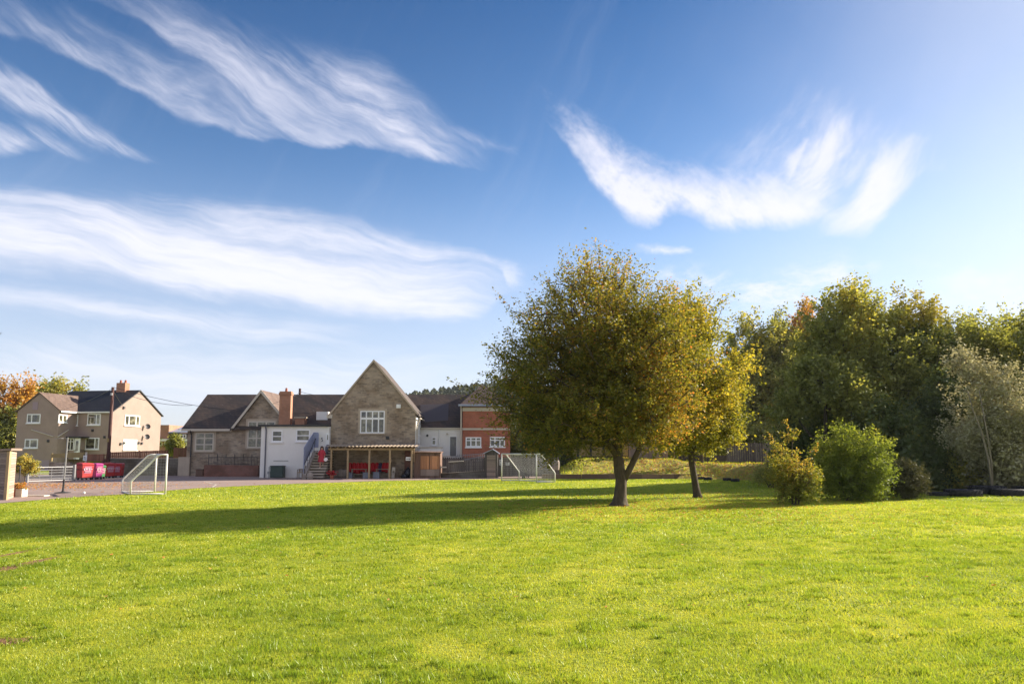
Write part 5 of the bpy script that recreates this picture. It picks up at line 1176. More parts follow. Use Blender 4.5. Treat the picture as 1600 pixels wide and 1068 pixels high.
h2.tube([(ax(712, 58.8), 58.8, Z(712, 58.8)), (ax(757, 58.8), 58.8, Z(708, 58.8))], .025, 6).tube([(ax(725, 57.6), 57.6, Z(718, 57.6)), (ax(757, 57.6), 57.6, Z(712, 57.6))], .03, 6)
h2.build('balusters', M['galv'], hr)
tr = thing('school_terrace', 'raised stone terrace behind the ramp fences', 'terrace', (ax(720, 60), 59.6, 0)); MB().box((ax(657, 60), 59.45, 0), (ax(800, 60.2), 60.1, 1.45)).build('slab', M['concrete'], tr)
# garden shed
YD = 55.4; dx0, dx1 = ax(757.5, YD), ax(777.5, YD)
sd = thing('garden_shed', 'small grey weathered garden shed with a shallow pitched roof left of the right-hand goal', 'shed', ((dx0+dx1)/2, YD, 0))
ze_ = Z(707.5, YD); zp = Z(702.5, YD); xm = (dx0+dx1)/2+.1
MB().slab([(dx0, YD, 0), (dx1, YD, 0), (dx1, YD, ze_), (xm, YD, zp), (dx0, YD, ze_)], (0, 2., 0)).build('wall', M['shed_dark'], sd)
MB().slab([(dx0-.12, YD-.12, ze_-.06), (xm, YD-.12, zp+.02), (xm, YD+2.1, zp+.02), (dx0-.12, YD+2.1, ze_-.06)], (0, 0, .06)).slab([(dx1+.12, YD-.12, ze_-.06), (dx1+.12, YD+2.1, ze_-.06), (xm, YD+2.1, zp+.02), (xm, YD-.12, zp+.02)], (0, 0, .06)).build('roof', M['skylight'], sd)
MB().box((dx0+.15, YD-.03, .05), (dx1-.15, YD-.002, ze_-.15)).build('door', M['shed_wood'], sd)
# grey board fence behind the goal and dark one behind the bank
gf_ = picket('board_fence', 'tall weathered grey board fence behind the right-hand goal', (ax(778, 57), 57, 0), (ax(873, 57), 57, 0), .1, Z(714, 57), 'fence_grey', .16, .006)
for px, py, w, h, lab in ((782, 722, 4, 9, 'tall white notice'), (793, 724, 6, 5, 'white notice with dark print')):
    x_, X_, z_, Z_ = rect(px-w/2, py-h/2, px+w/2, py+h/2, 56.9); nt = MB().box((x_, 56.93, z_), (X_, 56.97, Z_)).build('notice', M['white'], gf_); tag(nt, lab)
    pr_ = MB()
    for k in range(3): pr_.box((x_+.05, 56.915, z_+.05+k*(Z_-z_)*.3), (X_-.06-.05*(k % 2), 56.928, z_+.09+k*(Z_-z_)*.3))
    pr_.build('print', M['pipe'], nt)
wb = gr(867, 742); bs = thing('white_drum', 'small pale drum by the grey fence at the left end of the bank', 'drum', (ax(868, 56.5), 56.5, .6)); MB().lathe((ax(868, 56.5), 56.5, .62), [(.26, 0), (.3, .2), (.3, .6), (.24, .72)], 14).build('body', M['concrete'], bs)
dk = thing('dark_outbuilding', 'long low black clad outbuilding behind the bank and the large tree', 'building', (ax(940, 64), 64, 0))
MB().box((ax(876, 64), 64, 0), (ax(985, 64), 69, Z(690, 64))).build('wall', M['dark'], dk); MB().slab([(ax(874, 64), 63.7, Z(691, 64)), (ax(986, 64), 63.7, Z(691, 64)), (ax(986, 64), 69.3, Z(672, 69)), (ax(874, 64), 69.3, Z(672, 69))], (0, 0, .12)).build('roof', M['slate'], dk)
for i in range(5): x = ax(885+i*20, 64); MB().box((x, 63.96, Z(712, 64)), (x+.9, 63.998, Z(694, 64))).build('panel', M['ochre'], dk)
picket('panel_fence', 'pale brown board panel fence on the bank between the two lawn trees', (ax(984, 62.5), 62.5, 0), (ax(1054, 62.5), 62.5, 0), .9, Z(680, 62.5), 'fence_pale', .5, .04)
picket('dark_fence', 'low dark fence on the bank behind the golden lawn tree', (ax(1054, 63), 63, 0), (ax(1150, 63), 63, 0), .9, Z(711, 63), 'shed_dark', .16, .01)
picket('garden_fence', 'brown board fence at the top of the bank left of the red-tinged shrub', (ax(1136, 61), 61, 0), (ax(1222, 59), 59, 0),   .8, Z(692, 61), 'fence_grey', .16, .02)

# ------------------------------------------------------------------ left side: rendered house
HROT = math.atan2(.14, .99)*-1
hc = Vector((ax(172.5, 80), 80, 0)); uu = Vector((-math.cos(HROT), -math.sin(HROT), 0)); uu = Vector((-.99, .14, 0)).normalized(); gg = Vector((.14, .99, 0)).normalized()
house = thing('rendered_house', 'two-storey brown rendered house with a front wing, charcoal roof and white windows at the left', 'house', hc)
def HP(a, b, z): p = hc+uu*a+gg*b; return Vector((p.x, p.y, z))       # a metres left along the front, b metres back
zE = at(172.5, 643, 80).z; LW, GD = 8.5, 8.6; zR = zE+2.55
mb = MB()
mb.add([HP(0,0,.0), HP(0,GD,.0), HP(0,GD,zE), HP(0,GD/2,zR), HP(0,0,zE), HP(LW,0,.0), HP(LW,GD,.0), HP(LW,GD,zE), HP(LW,GD/2,zR), HP(LW,0,zE)],
       [(0,1,2,3,4), (5,9,8,7,6), (0,4,9,5), (1,6,7,2), (4,3,8,9), (3,2,7,8)]); mb.build('wall', M['render'], house)
ro = MB(); o_ = .28; k = 2.55/(GD/2)
for s in (0, 1):
    b0 = -o_ if s == 0 else GD+o_
    ro.slab([HP(-.15, b0, zE-o_*k+.05), HP(LW+.1, b0, zE-o_*k+.05), HP(LW+.1, GD/2, zR+.05), HP(-.15, GD/2, zR+.05)], (0, 0, .12))
rfo = ro.build('roof', M['slate_dark'], house)
cm = MB(); A0 = 2.1
for (a0, a1, b0, b1, z0, z1) in [(A0-.55, A0+.55, GD/2-.4, GD/2+.4, zR-.4, zR+1.0)]:
    P8 = [HP(a1,b0,z0), HP(a0,b0,z0), HP(a0,b1,z0), HP(a1,b1,z0), HP(a1,b0,z1), HP(a0,b0,z1), HP(a0,b1,z1), HP(a1,b1,z1)]; cm.hexa(P8)
cmo = cm.build('chimney', M['orange_brick'], rfo)
mb = MB()
for s in (-.3, .3): p = HP(A0+s, GD/2, zR+1.0); mb.lathe(p, [(.14, 0), (.11, .3), (.12, .34)], 10)
mb.build('pots', M['terracotta'], rfo)
MB().slab([HP(-.16, -.34, zE-.12), HP(4.1, -.34, zE-.12), HP(4.1, -.34, zE+.02), HP(-.16, -.34, zE+.02)], gg*.05).build('fascia', M['white'], house)
# wing
WA, WB, WL = 4.25, -2.6, 4.95; zWE = zE; zWR = zE+1.85
mb = MB(); mb.add([HP(WA,WB,0), HP(WA,3,0), HP(WA,3,zWE), HP(WA,WB,zWE), HP(WA+WL,WB,0), HP(WA+WL,3,0), HP(WA+WL,3,zWE), HP(WA+WL,WB,zWE), HP(WA+WL/2,WB,zWR), HP(WA+WL/2,3,zWR)],
      [(0,1,2,3), (4,7,6,5), (0,3,8,7,4), (3,2,9,8), (8,9,6,7), (1,5,6,9,2)]); mb.build('wall', M['render'], house)
ro = MB(); kk = 1.85/(WL/2)
for s in (0, 1):
    a0 = WA-.25 if s == 0 else WA+WL+.25
    ro.slab([HP(a0, WB-.12, zWE-.25*kk+.04), HP(WA+WL/2, WB-.12, zWR+.04), HP(WA+WL/2, GD/2-.9, zWR+.04), HP(a0, 1.2 if s == 0 else 3, zWE-.25*kk+.04)], (0, 0, .12))
tag(ro.build('roof', M['tile_brown'], house), 'sunlit brown tiled roof of the front wing')
MB().slab([HP(WA-.3, WB-.1, zE-.16), HP(WA-.3, -.36, zE-.16), HP(WA-.3, -.36, zE+.0), HP(WA-.3, WB-.1, zE+.0)], uu*.05).build('fascia', M['white'], house)
FR_F = ((hc.x, hc.y), (uu.x*-1, uu.y*-1), (-gg.x, -gg.y))          # a grows to the right: a = -metres left
FR_W = ((hc.x+gg.x*WB, hc.y+gg.y*WB), (-uu.x, -uu.y), (-gg.x, -gg.y))
FR_G = ((hc.x, hc.y), (gg.x, gg.y), (-uu.x, -uu.y))
FR_S = ((hc.x+uu.x*WA, hc.y+uu.y*WA), (gg.x, gg.y), (-uu.x, -uu.y))
def hit(fr, px, py):      # (a,z) of a pixel on a facade plane
    d = ray(px, py); O, u, n = fr; den = d.x*n[0]+d.y*n[1]; t = (O[0]*n[0]+O[1]*n[1])/den
    x, y, z = d.x*t, d.y*t, CAM_Z+d.z*t; return (x-O[0])*u[0]+(y-O[1])*u[1], z
def hwin(fr, px0, py0, px1, py1, **k):
    a0, z1 = hit(fr, px0, py0); a1, z0 = hit(fr, px1, py1); return window(house, fr, a0, a1, z0, z1, **k)
hwin(FR_W, 43, 646.5, 63, 660.5, fw=.1, colw=(.36,)); hwin(FR_W, 39.5, 685.5, 59, 699.5, fw=.1, colw=(.4,))
a0, z1 = hit(FR_W, 52, 628); a1, z0 = hit(FR_W, 59, 640); MB().fbox(FR_W, a0, a1, 0, .05, z0, z1).build('gable_vent', M['lilac'], house)
hwin(FR_F, 137.5, 646, 157, 663.5, fw=.1, colw=(.68,)); hwin(FR_F, 134, 683.5, 154.5, 701.5, fw=.1, colw=(.70,)); hwin(FR_F, 114.8, 647.5, 121.5, 664.5, fw=.1, cols=1, rows=(.75,))
hwin(FR_G, 195, 647.5, 217.5, 665.5, fw=.11, cols=3, rows=(), colw=(.28, .74)); hwin(FR_G, 192.5, 686, 213, 702.5, fw=.09, cols=1, glass='blind')
hwin(FR_S, 91.5, 647, 104, 660, fw=.1, cols=2)
for fr, px, py in ((FR_G, 226, 666), (FR_G, 225, 682)):      # satellite dishes
    a, z = hit(fr, px, py); O, u, n = fr; p = Vector((O[0]+u[0]*a, O[1]+u[1]*a, z)); nv = Vector((n[0], n[1], 0))
    mb = MB(); mb.tube([p, p+nv*.35, p+nv*.35+Vector((0, 0, .1))], .025, 6)
    c0 = p+nv*.38; ax_ = (nv+Vector((0, -.7, .35))).normalized(); rr_ = ax_.cross(Vector((0, 0, 1))).normalized(); up_ = rr_.cross(ax_); vs = []; K = 16
    for rad_, dep in ((.02, -.05), (.17, -.02), (.31, .04)):
        for j in range(K): an = 2*math.pi*j/K; vs.append(c0+rr_*math.cos(an)*rad_+up_*math.sin(an)*rad_+ax_*dep)
    mb.add(vs, [(i*K+j, i*K+(j+1) % K, (i+1)*K+(j+1) % K, (i+1)*K+j) for i in range(2) for j in range(K)]); mb.tube([c0-up_*.3, c0+ax_*.4], .015, 5); mb.build('satellite_dish', M['dark'], house)
for px, py in ((188, 693), (193.5, 691.5), (216, 691.5), (221, 692), (193, 636.5)):
    a, z = hit(FR_G, px, py); MB().fbox(FR_G, a-.12, a+.12, 0, .14, z-.14, z+.12).build('vent', M['dark'], house)
for fr, px, py in ((FR_W, 75.5, 688.5), (FR_F, 145, 672), (FR_F, 163.5, 682.5)):
    a, z = hit(fr, px, py); MB().fbox(fr, a-.12, a+.12, 0, .08, z-.14, z+.12).build('vent', M['dark'], house)
# soil pipe and ridge edge pipe
a, z = hit(FR_F, 109.5, 680); MB().tube([HP(-a, -.1, zE-1.9), HP(-a, -.1, .5)], .07, 8).build('soil_pipe', M['dark'], house)
mb = MB(); a, z = hit(FR_W, 50, 671); a2, z2 = hit(FR_W, 84, 681.5); mb.tube([HP(-a, WB-.08, z), HP(-a2, WB-.08, z2)], .05, 6)
p, p2 = hit(FR_S, 89, 682), hit(FR_S, 106, 671); O, u, n = FR_S; mb.tube([(O[0]+u[0]*p[0]+n[0]*.1, O[1]+u[1]*p[0]+n[1]*.1, p[1]), (O[0]+u[0]*p2[0]+n[0]*.1, O[1]+u[1]*p2[0]+n[1]*.1, p2[1])], .05, 6); mb.build('waste_pipe', M['cream'], house)
# entrance porch
aL, zT = hit(FR_F, 93, 683); aR, zB = hit(FR_F, 121, 708)
FP = ((FR_F[0][0]-gg.x*1.3, FR_F[0][1]-gg.y*1.3), FR_F[1], FR_F[2])
MB().fbox(FR_F, -4.0, -3.0, .002, 1.25, 1.2, zT-.1).fbox(FR_F, -3.9, -3.0, .002, 1.3, 1.2, 2.2).build('porch_wall', M['render'], house)
MB().fbox(FR_F, -4.2, -2.6, 0, 1.5, zT-.1, zT+.06).build('porch_roof', M['dark'], house)
window(house, FP, -4.15, -3.35, 2.15, zT-.12, cols=2, rows=(.72,), fw=.07, sill=False)
FD = ((FR_F[0][0]-gg.x*1.26, FR_F[0][1]-gg.y*1.26), FR_F[1], FR_F[2])
dd = MB().fbox(FD, -3.3, -2.65, 0, .04, 1.2, zT-.12).build('door', M['white'], house); MB().fbox(FD, -3.15, -2.85, .041, .05, 2.1, zT-.4).build('pane', M['glass'], dd)
a0, z1 = hit(FR_W, 52, 718.5); a1, z0 = hit(FR_W, 76, 738); MB().fbox(FR_W, a0, a1, 0, .05, 0, z1).build('garage_door', M['lilac'], house)

# distant flat-roofed building
YX = 112; fb = thing('flat_roofed_building', 'distant low tan brick flat-roofed building with a pale fascia, right of the rendered house', 'building', (ax(262, YX), YX, 0))
MB().box((ax(236, YX), YX, 0), (ax(262, YX), YX+9, Z(663.5, YX))).build('wall', M['orange_brick'], fb)
MB().slab([(ax(262, YX), YX+.3, 0), (ax(300, YX), YX+.3, 0), (ax(300, YX), YX+.3, Z(676, YX)), (ax(262, YX), YX+.3, Z(676, YX))], (0, 8, 0)).build('wall', M['slate'], fb)
MB().slab([(ax(262.2, YX), YX-.2, Z(676, YX)), (ax(302, YX), YX-.2, Z(676, YX)), (ax(302, YX), YX+5, Z(666, YX+5)), (ax(265, YX), YX+5, Z(666, YX+5))], (0, 0, .15)).build('roof', M['skylight'], fb)
MB().box((ax(238, YX), YX-1.2, Z(689, YX)), (ax(300, YX), YX-.1, Z(685.5, YX))).build('canopy', M['white'], fb)
for a, b, t_, bt in ((246, 251, 669, 683), (244, 254, 690, 696), (256, 262, 690, 696), (280, 290, 678, 684), (284, 296, 690, 696)):
    x_, X_, z_, Z_ = rect(a, t_, b, bt, YX); window(fb, FRONT(0, YX if a < 262 else YX+.3), x_, X_, z_, Z_, cols=2, fw=.12, sill=False)
# retaining wall and the brown garden fences on it
wl = thing('block_retaining_wall', 'long grey concrete block retaining wall behind the waste bins', 'wall', (ax(230, 62), 62.2, 0))
MB().box((ax(160, 62.2), 62.2, 0), (ax(302, 62.2), 62.48, 1.38)).build('wall', M['block'], wl); MB().box((ax(160, 62.2), 62.15, 1.383), (ax(302, 62.2), 62.5, 1.45)).build('coping', M['concrete'], wl)
sw = thing('stone_garden_wall', 'dark rough stone wall beside the gate, behind the left-hand red bin', 'wall', (ax(125, 60), 58.5, 0))
MB().box((ax(80, 59), 58.9, 0), (ax(112, 59), 59.2, Z(722, 59))).build('wall', M['stone'], sw); MB().box((ax(113, 56), 55.6, 0), (ax(140, 56), 56, Z(726, 56))).build('pier', M['stone'], sw)
picket('close_board_fence', 'red-brown close-board fence on the retaining wall under the lit gable of the house', (ax(172, 62.4), 62.4, 0), (ax(262, 64), 64, 0), 1.45, Z(706, 62.4), 'fence_brown', .13, .012, ztop2=Z(703, 64))
picket('close_board_fence', 'short raised red-brown fence panels right of the small bushy tree', (ax(272, 64.5), 64.5, 0), (ax(300, 65), 65, 0), 1.45, Z(699, 64), 'fence_brown', .13, .012)
picket('close_board_fence', 'red-brown close-board fence left of the telegraph pole', (ax(137, 61.5), 61.5, 0), (ax(167, 62), 62, 0), 1.2, Z(709, 61.5), 'fence_brown', .13, .012)
of = picket('ochre_fence', 'ochre horizontal-looking board fence in front of the house porch', (ax(80, 62), 62, 0), (ax(136, 61.5), 61.5, 0), 1.5, Z(709, 62), 'ochre', .5, .005, ztop2=Z(706, 61.5))
sgn = thing('white_notice_post', 'white notice board on a pale post at the end of the ochre fence', 'sign', (ax(134, 60.5), 60.5, 0))
x = ax(134.5, 60.5); MB().box((x-.06, 60.5, 0), (x+.06, 60.6, Z(706, 60.5))).build('post', M['cream'], sgn)
x_, X_, z_, Z_ = rect(130, 711, 136, 719, 60.45); b_ = MB().box((x_, 60.42, z_), (X_, 60.47, Z_)).build('board', M['white'], sgn); MB().box((x_+.06, 60.40, z_+.12), (X_-.06, 60.418, z_+.18)).box((x_+.06, 60.40, z_+.25), (X_-.1, 60.418, z_+.3)).build('print', M['pipe'], b_)
# garden shrubs by gate, wall with ivy
gw = thing('tan_garden_wall', 'pale tan wall with ivy over its top behind the shed', 'wall', (ax(33, 48), 48, 0)); MB().box((ax(18, 48), 48, 0), (ax(41, 48), 48.3, Z(732, 48))).build('wall', M['stone_dressed'], gw)
wood_tree(40, 718, 26, 738, 48.2, 'green', 91, 'ivy bush spilling over the tan wall beside the gate', name='ivy_shrub', ncl=120, nlf=50, lsize=.12, rt=.03, thr=-1., minz=.7, spread=.2, outw=.2, tintf=lambda P: .25+0*P[:, 0])
# waste bins
def binmesh(w, d, h, body, lab, loc, rot):
    t = thing('waste_bin', lab, 'bin', loc, rot, 'waste bins by the retaining wall'); l = lambda a, b, z: wmat(t) @ Vector((a, b, z))
    mb = MB(); x, y = w/2, d/2
    mb.hexa([l(-x*.86,-y*.8,.16), l(x*.86,-y*.8,.16), l(x*.86,y*.8,.16), l(-x*.86,y*.8,.16), l(-x,-y,h*.86), l(x,-y,h*.86), l(x,y,h*.86), l(-x,y,h*.86)]); mb.build('body', M[body], t, bev=.03)
    lm = MB(); lm.hexa([l(-x-.03,-y-.04,h*.865), l(x+.03,-y-.04,h*.865), l(x+.03,y+.03,h*.865), l(-x-.03,y+.03,h*.865), l(-x*.9,-y*.8,h*.97), l(x*.9,-y*.8,h*.97), l(x*.9,y*.9,h), l(-x*.9,y*.9,h)]); lm.build('lid', M[body], t, bev=.02)
    for sx in (-1, 1):
        for sy in (-1, 1):
            c_ = l(sx*x*.7, sy*y*.65, .09); dv = (wmat(t).to_3x3() @ Vector((.03, 0, 0))); MB().tube([c_-dv, c_+dv], .09, 12).build('wheel', M['rubber'], t)
    lb = MB(); lb.hexa([l(-x*.55,-y*.90-.004,h*.38), l(x*.55,-y*.90-.004,h*.38), l(x*.55,-y*.88,h*.38), l(-x*.55,-y*.88,h*.38), l(-x*.6,-y*.985-.012,h*.78), l(x*.6,-y*.985-.012,h*.78), l(x*.6,-y*.97,h*.78), l(-x*.6,-y*.97,h*.78)]); lo = lb.build('label', M['bin_label'], t)
    wr = MB()
    for i, (a0, a1, z0, z1) in enumerate([(-.36,-.28,.56,.68), (-.22,-.06,.60,.68), (.02,.10,.56,.68), (.16,.34,.60,.64), (-.26,.24,.46,.49)]):
        wr.hexa([l(a0*w, -y*.99-.02, z0*h), l(a1*w, -y*.99-.02, z0*h), l(a1*w, -y*.95, z0*h), l(a0*w, -y*.95, z0*h), l(a0*w, -y*.99-.03, z1*h), l(a1*w, -y*.99-.03, z1*h), l(a1*w, -y*.95, z1*h), l(a0*w, -y*.95, z1*h)])
    wr.build('lettering', M['pale_print'], lo)
    hd = MB()
    for sx in (-1, 1): hd.tube([l(sx*(x+.0), -y*.4, h*.6), l(sx*(x+.07), -y*.4, h*.62), l(sx*(x+.07), y*.4, h*.62), l(sx*(x+.0), y*.4, h*.6)], .018, 6)
    hd.build('handle', M['dark'], t)
    return t
rB = R(66)
binmesh(.92, .68, 1.22, 'red_bin', 'red waste bin at the left end of the row, with a pink and white label', (ax(134.5, 52.5), 52.5, 0), rB)
binmesh(.6, .55, 1.18, 'purple_bin', 'magenta waste bin squeezed behind the left-hand red bin', (ax(153.5, 53.6), 53.6, 0), rB)
binmesh(.4, .45, 1.02, 'green_bin', 'narrow green waste bin in the middle of the row', (ax(160.5, 54.4), 54.4, 0), rB)
binmesh(.85, .62, 1.18, 'red_bin', 'red waste bin just right of the green one', (ax(170.5, 55.6), 55.6, 0), rB)
binmesh(.66, .6, 1.12, 'red_bin', 'deep red waste bin at the right end of the row', (ax(187, 57.2), 57.2, 0), R(8))
# telegraph pole and wires
pb = Vector((ax(169.5, 61.6), 61.6, 0)); ptop = at(176.5, 604.5, 61.6); ptop.y = 61.6
tp = thing('telegraph_pole', 'tall dark red-brown wooden telegraph pole in front of the rendered house', 'pole', pb)
MB().tube([pb, pb.lerp(ptop, .5), ptop], [.15, .13, .11], 12).build('pole', M['pole_wood'], tp, True)
MB().tube([ptop-Vector((0, .16, .5)), ptop-Vector((0, .16, .7))], .1, 10).build('junction_box', M['galv'], tp)
x = pb.lerp(ptop, .42); MB().box((x.x-.13, x.y-.16, x.z-.3), (x.x+.05, x.y-.13, x.z)).build('pole_plate', M['ochre'], tp)
def wire(a, b, sag, lab):
    mb = MB(); pts = []
    for i in range(13): t = i/12; p = Vector(a).lerp(Vector(b), t); p.z -= sag*4*t*(1-t); pts.append(p)
    mb.tube(pts, .018, 5); tag(mb.build('overhead_wire', M['dark'], None), lab, 'wire')
pp = at(464.5, 607, 70)
wire(ptop, at(520, 644, 63), .8, 'overhead wire running from the telegraph pole down to the school roof')
wire(ptop+Vector((0, 0, -.15)), at(300, 633, 64), .4, 'overhead wire sloping from the telegraph pole to the left school gable end')
wire(ptop+Vector((0, 0, -.1)), HP(7.5, 2, zE+.5), .2, 'overhead wire running left from the telegraph pole over the house roof')
wire(ptop+Vector((0, 0, -.2)), HP(-.1, 1.5, zE+.7), .1, 'short overhead wire dropping from the telegraph pole to the lit gable of the house')
rp_ = thing('roof_pole', 'short dark pole standing up behind the school roof ridge with a wire to each side', 'pole', (pp.x, 70.9, 0)); MB().tube([(pp.x, 70.9, 0), (pp.x, 70.9, pp.z+.1)], .12, 8).build('pole', M['pole_wood'], rp_)
wire((pp.x, 70.9, pp.z-.2), at(540, 616, 67), .25, 'thin wire from the short pole across the slate roof to the hall')
wire((pp.x, 70.9, pp.z-.2), (cx1, YC+.3, zc1-.4), .1, 'thin wire from the short pole down to the brick chimney')
# galvanised gate
g0, g1 = gr(42, 753.5), gr(115, 751); gt = thing('metal_gate', 'galvanised metal gate with mesh across the entrance beside the shed', 'gate', (*((g0+g1)/2).xy, 0))
ht = Z(730, g0.y); fm = MB(); fm.tube([g0+Vector((0, 0, .08)), g0+Vector((0, 0, ht)), g1+Vector((0, 0, ht)), g1+Vector((0, 0, .08)), g0+Vector((0, 0, .08))], .035, 8); fm.build('frame', M['galv'], gt)
bm_ = MB()
for zf_ in (.22, .42, .62, .8): bm_.tube([g0+Vector((0, 0, ht*zf_)), g1+Vector((0, 0, ht*zf_))], .018, 6)
for i in range(1, 4): p = g0.lerp(g1, i/4); bm_.tube([p+Vector((0, 0, .08)), p+Vector((0, 0, ht))], .02, 6)
bm_.build('bars', M['galv'], gt)
ms = MB()
for i in range(60): p = g0.lerp(g1, (i+.5)/60); ms.tube([p+Vector((0, .02, .1)), p+Vector((0, .02, ht))], .004, 3, False)
ms.build('mesh_panel', M['galv'], gt)
for p in (g0, g1): MB().box((p.x-.07, p.y-.07, 0), (p.x+.07, p.y+.07, ht+.15)).build('gate_post', M['galv'], gt)
# pale verge behind the gate
vp = thing('low_kerb_wall', 'low pale kerb wall seen through the gate', 'wall', (ax(75, 54), 54, 0)); MB().box((ax(44, 54), 54, 0), (ax(113, 54), 54.3, .28)).build('wall', M['cream'], vp)
# netball post
nb = gr(98, 770); nt_ = at(106.5, 683, nb.y)
npst = thing('netball_post', 'slender grey-white netball post standing on the tarmac left of the white goal', 'netball post', nb)
MB().tube([nb+Vector((0, 0, .05)), Vector((nb.x+.02, nb.y, nt_.z*.25))], .045, 10).build('sleeve', M['dark'], npst)
MB().tube([Vector((nb.x+.02, nb.y, nt_.z*.25)), Vector((nb.x+.06, nb.y, nt_.z))], .035, 10).build('pole', M['galv'], npst)
MB().lathe(nb+Vector((0, 0, .012)), [(.36, 0), (.34, .03), (.08, .06), (.05, .1)], 18).build('base', M['rubber'], npst)
hp_ = MB(); c_ = Vector((nb.x-.32, nb.y-.02, nt_.z-.05)); pts = [c_+Vector((math.cos(a)*.19, math.sin(a)*.19, 0)) for a in np.linspace(0, 2*math.pi, 19)]; hp_.tube(pts, .012, 6); hp_.tube([Vector((nb.x+.05, nb.y, nt_.z-.05)), c_+Vector((.19, 0, 0))], .014, 6); hp_.build('hoop', M['galv'], npst)
# shingled shed at the left edge
s0 = gr(9, 781); sr = thing('shingled_shed', 'weathered wooden shed with a sunlit pale side at the left edge of the photo', 'shed', s0, R(0))
zS = at(27, 700, s0.y).z-.12; s1 = gr(21, 777); s1 = Vector((ax(25.5, s0.y+1.6), s0.y+1.6, 0))
bk = s0+Vector((-3.2, .9, 0)); bk2 = bk+(s1-s0)
MB().hexa([s0, s1, bk2, bk, *(p+Vector((0, 0, z)) for p, z in ((s0, zS), (s1, zS), (bk2, zS), (bk, zS)))]).build('wall', M['shed_wood'], sr)
dv = (s1-s0).normalized(); pn_ = Vector((dv.y, -dv.x, 0))*.02
MB().hexa([s0+pn_, s1+pn_, s1+pn_*.1, s0+pn_*.1, s0+pn_+Vector((0, 0, zS-.01)), s1+pn_+Vector((0, 0, zS-.01)), s1+pn_*.1+Vector((0, 0, zS-.01)), s0+pn_*.1+Vector((0, 0, zS-.01))]).build('lit_side_cladding', M['shed_pale'], sr)  # sunlight put into the colour: paler copy of the shed shingle
MB().slab([s0+Vector((.16, -.14, zS+.03)), s1+Vector((.16, .14, zS+.03)), bk2+Vector((-.1, .1, zS-.12)), bk+Vector((-.1, -.1, zS-.12))], (0, 0, .09)).build('roof', M['shed_pale'], sr)
MB().box((s0.x-.07, s0.y-.05, 0), (s0.x+.05, s0.y+.07, zS)).build('corner_post', M['timber'], sr)
p0 = gr(24, 776); p0.x += .1
pl = thing('planter', 'square terracotta and cream planter with a small red plant beside the shed', 'planter', p0)
MB().box((p0.x-.22, p0.y-.2, 0), (p0.x+.02, p0.y+.2, .36)).build('box', M['terracotta'], pl); tag(MB().box((p0.x+.022, p0.y-.2, 0), (p0.x+.3, p0.y+.2, .36)).build('box', M['cream'], pl), 'cream half of the planter')
P = np.array(p0)+np.stack([rgp.normal(0, .14, 220), rgp.normal(0, .12, 220), .36+rgp.uniform(0, .25, 220)], 1); u = rgp.normal(size=(220, 3))*.03; v = rgp.normal(size=(220, 3))*.03
npmesh('plant', np.stack([P-u, P+v, P+u, P-v], 1).reshape(-1, 3), 4, LEAF['orange'], pl, rgp.random(220))
p5 = gr(29, 765); dp = thing('thin_dark_post', 'thin dark post behind the planter by the shed', 'post', p5); MB().tube([p5, p5+Vector((0, 0, 1.25))], .03, 8).tube([p5+Vector((-.0, 0, 1.22)), p5+Vector((-.35, 0, 1.24))], .02, 6).build('pole', M['dark'], dp)
sb = gr(45, 775); slb = MB().box((sb.x-1.3, sb.y-.2, .012), (sb.x+.8, sb.y+.2, .06)).build('concrete_step', M['cream'], None); tag(slb, 'pale concrete threshold strip lying on the tarmac beside the shed', 'step')

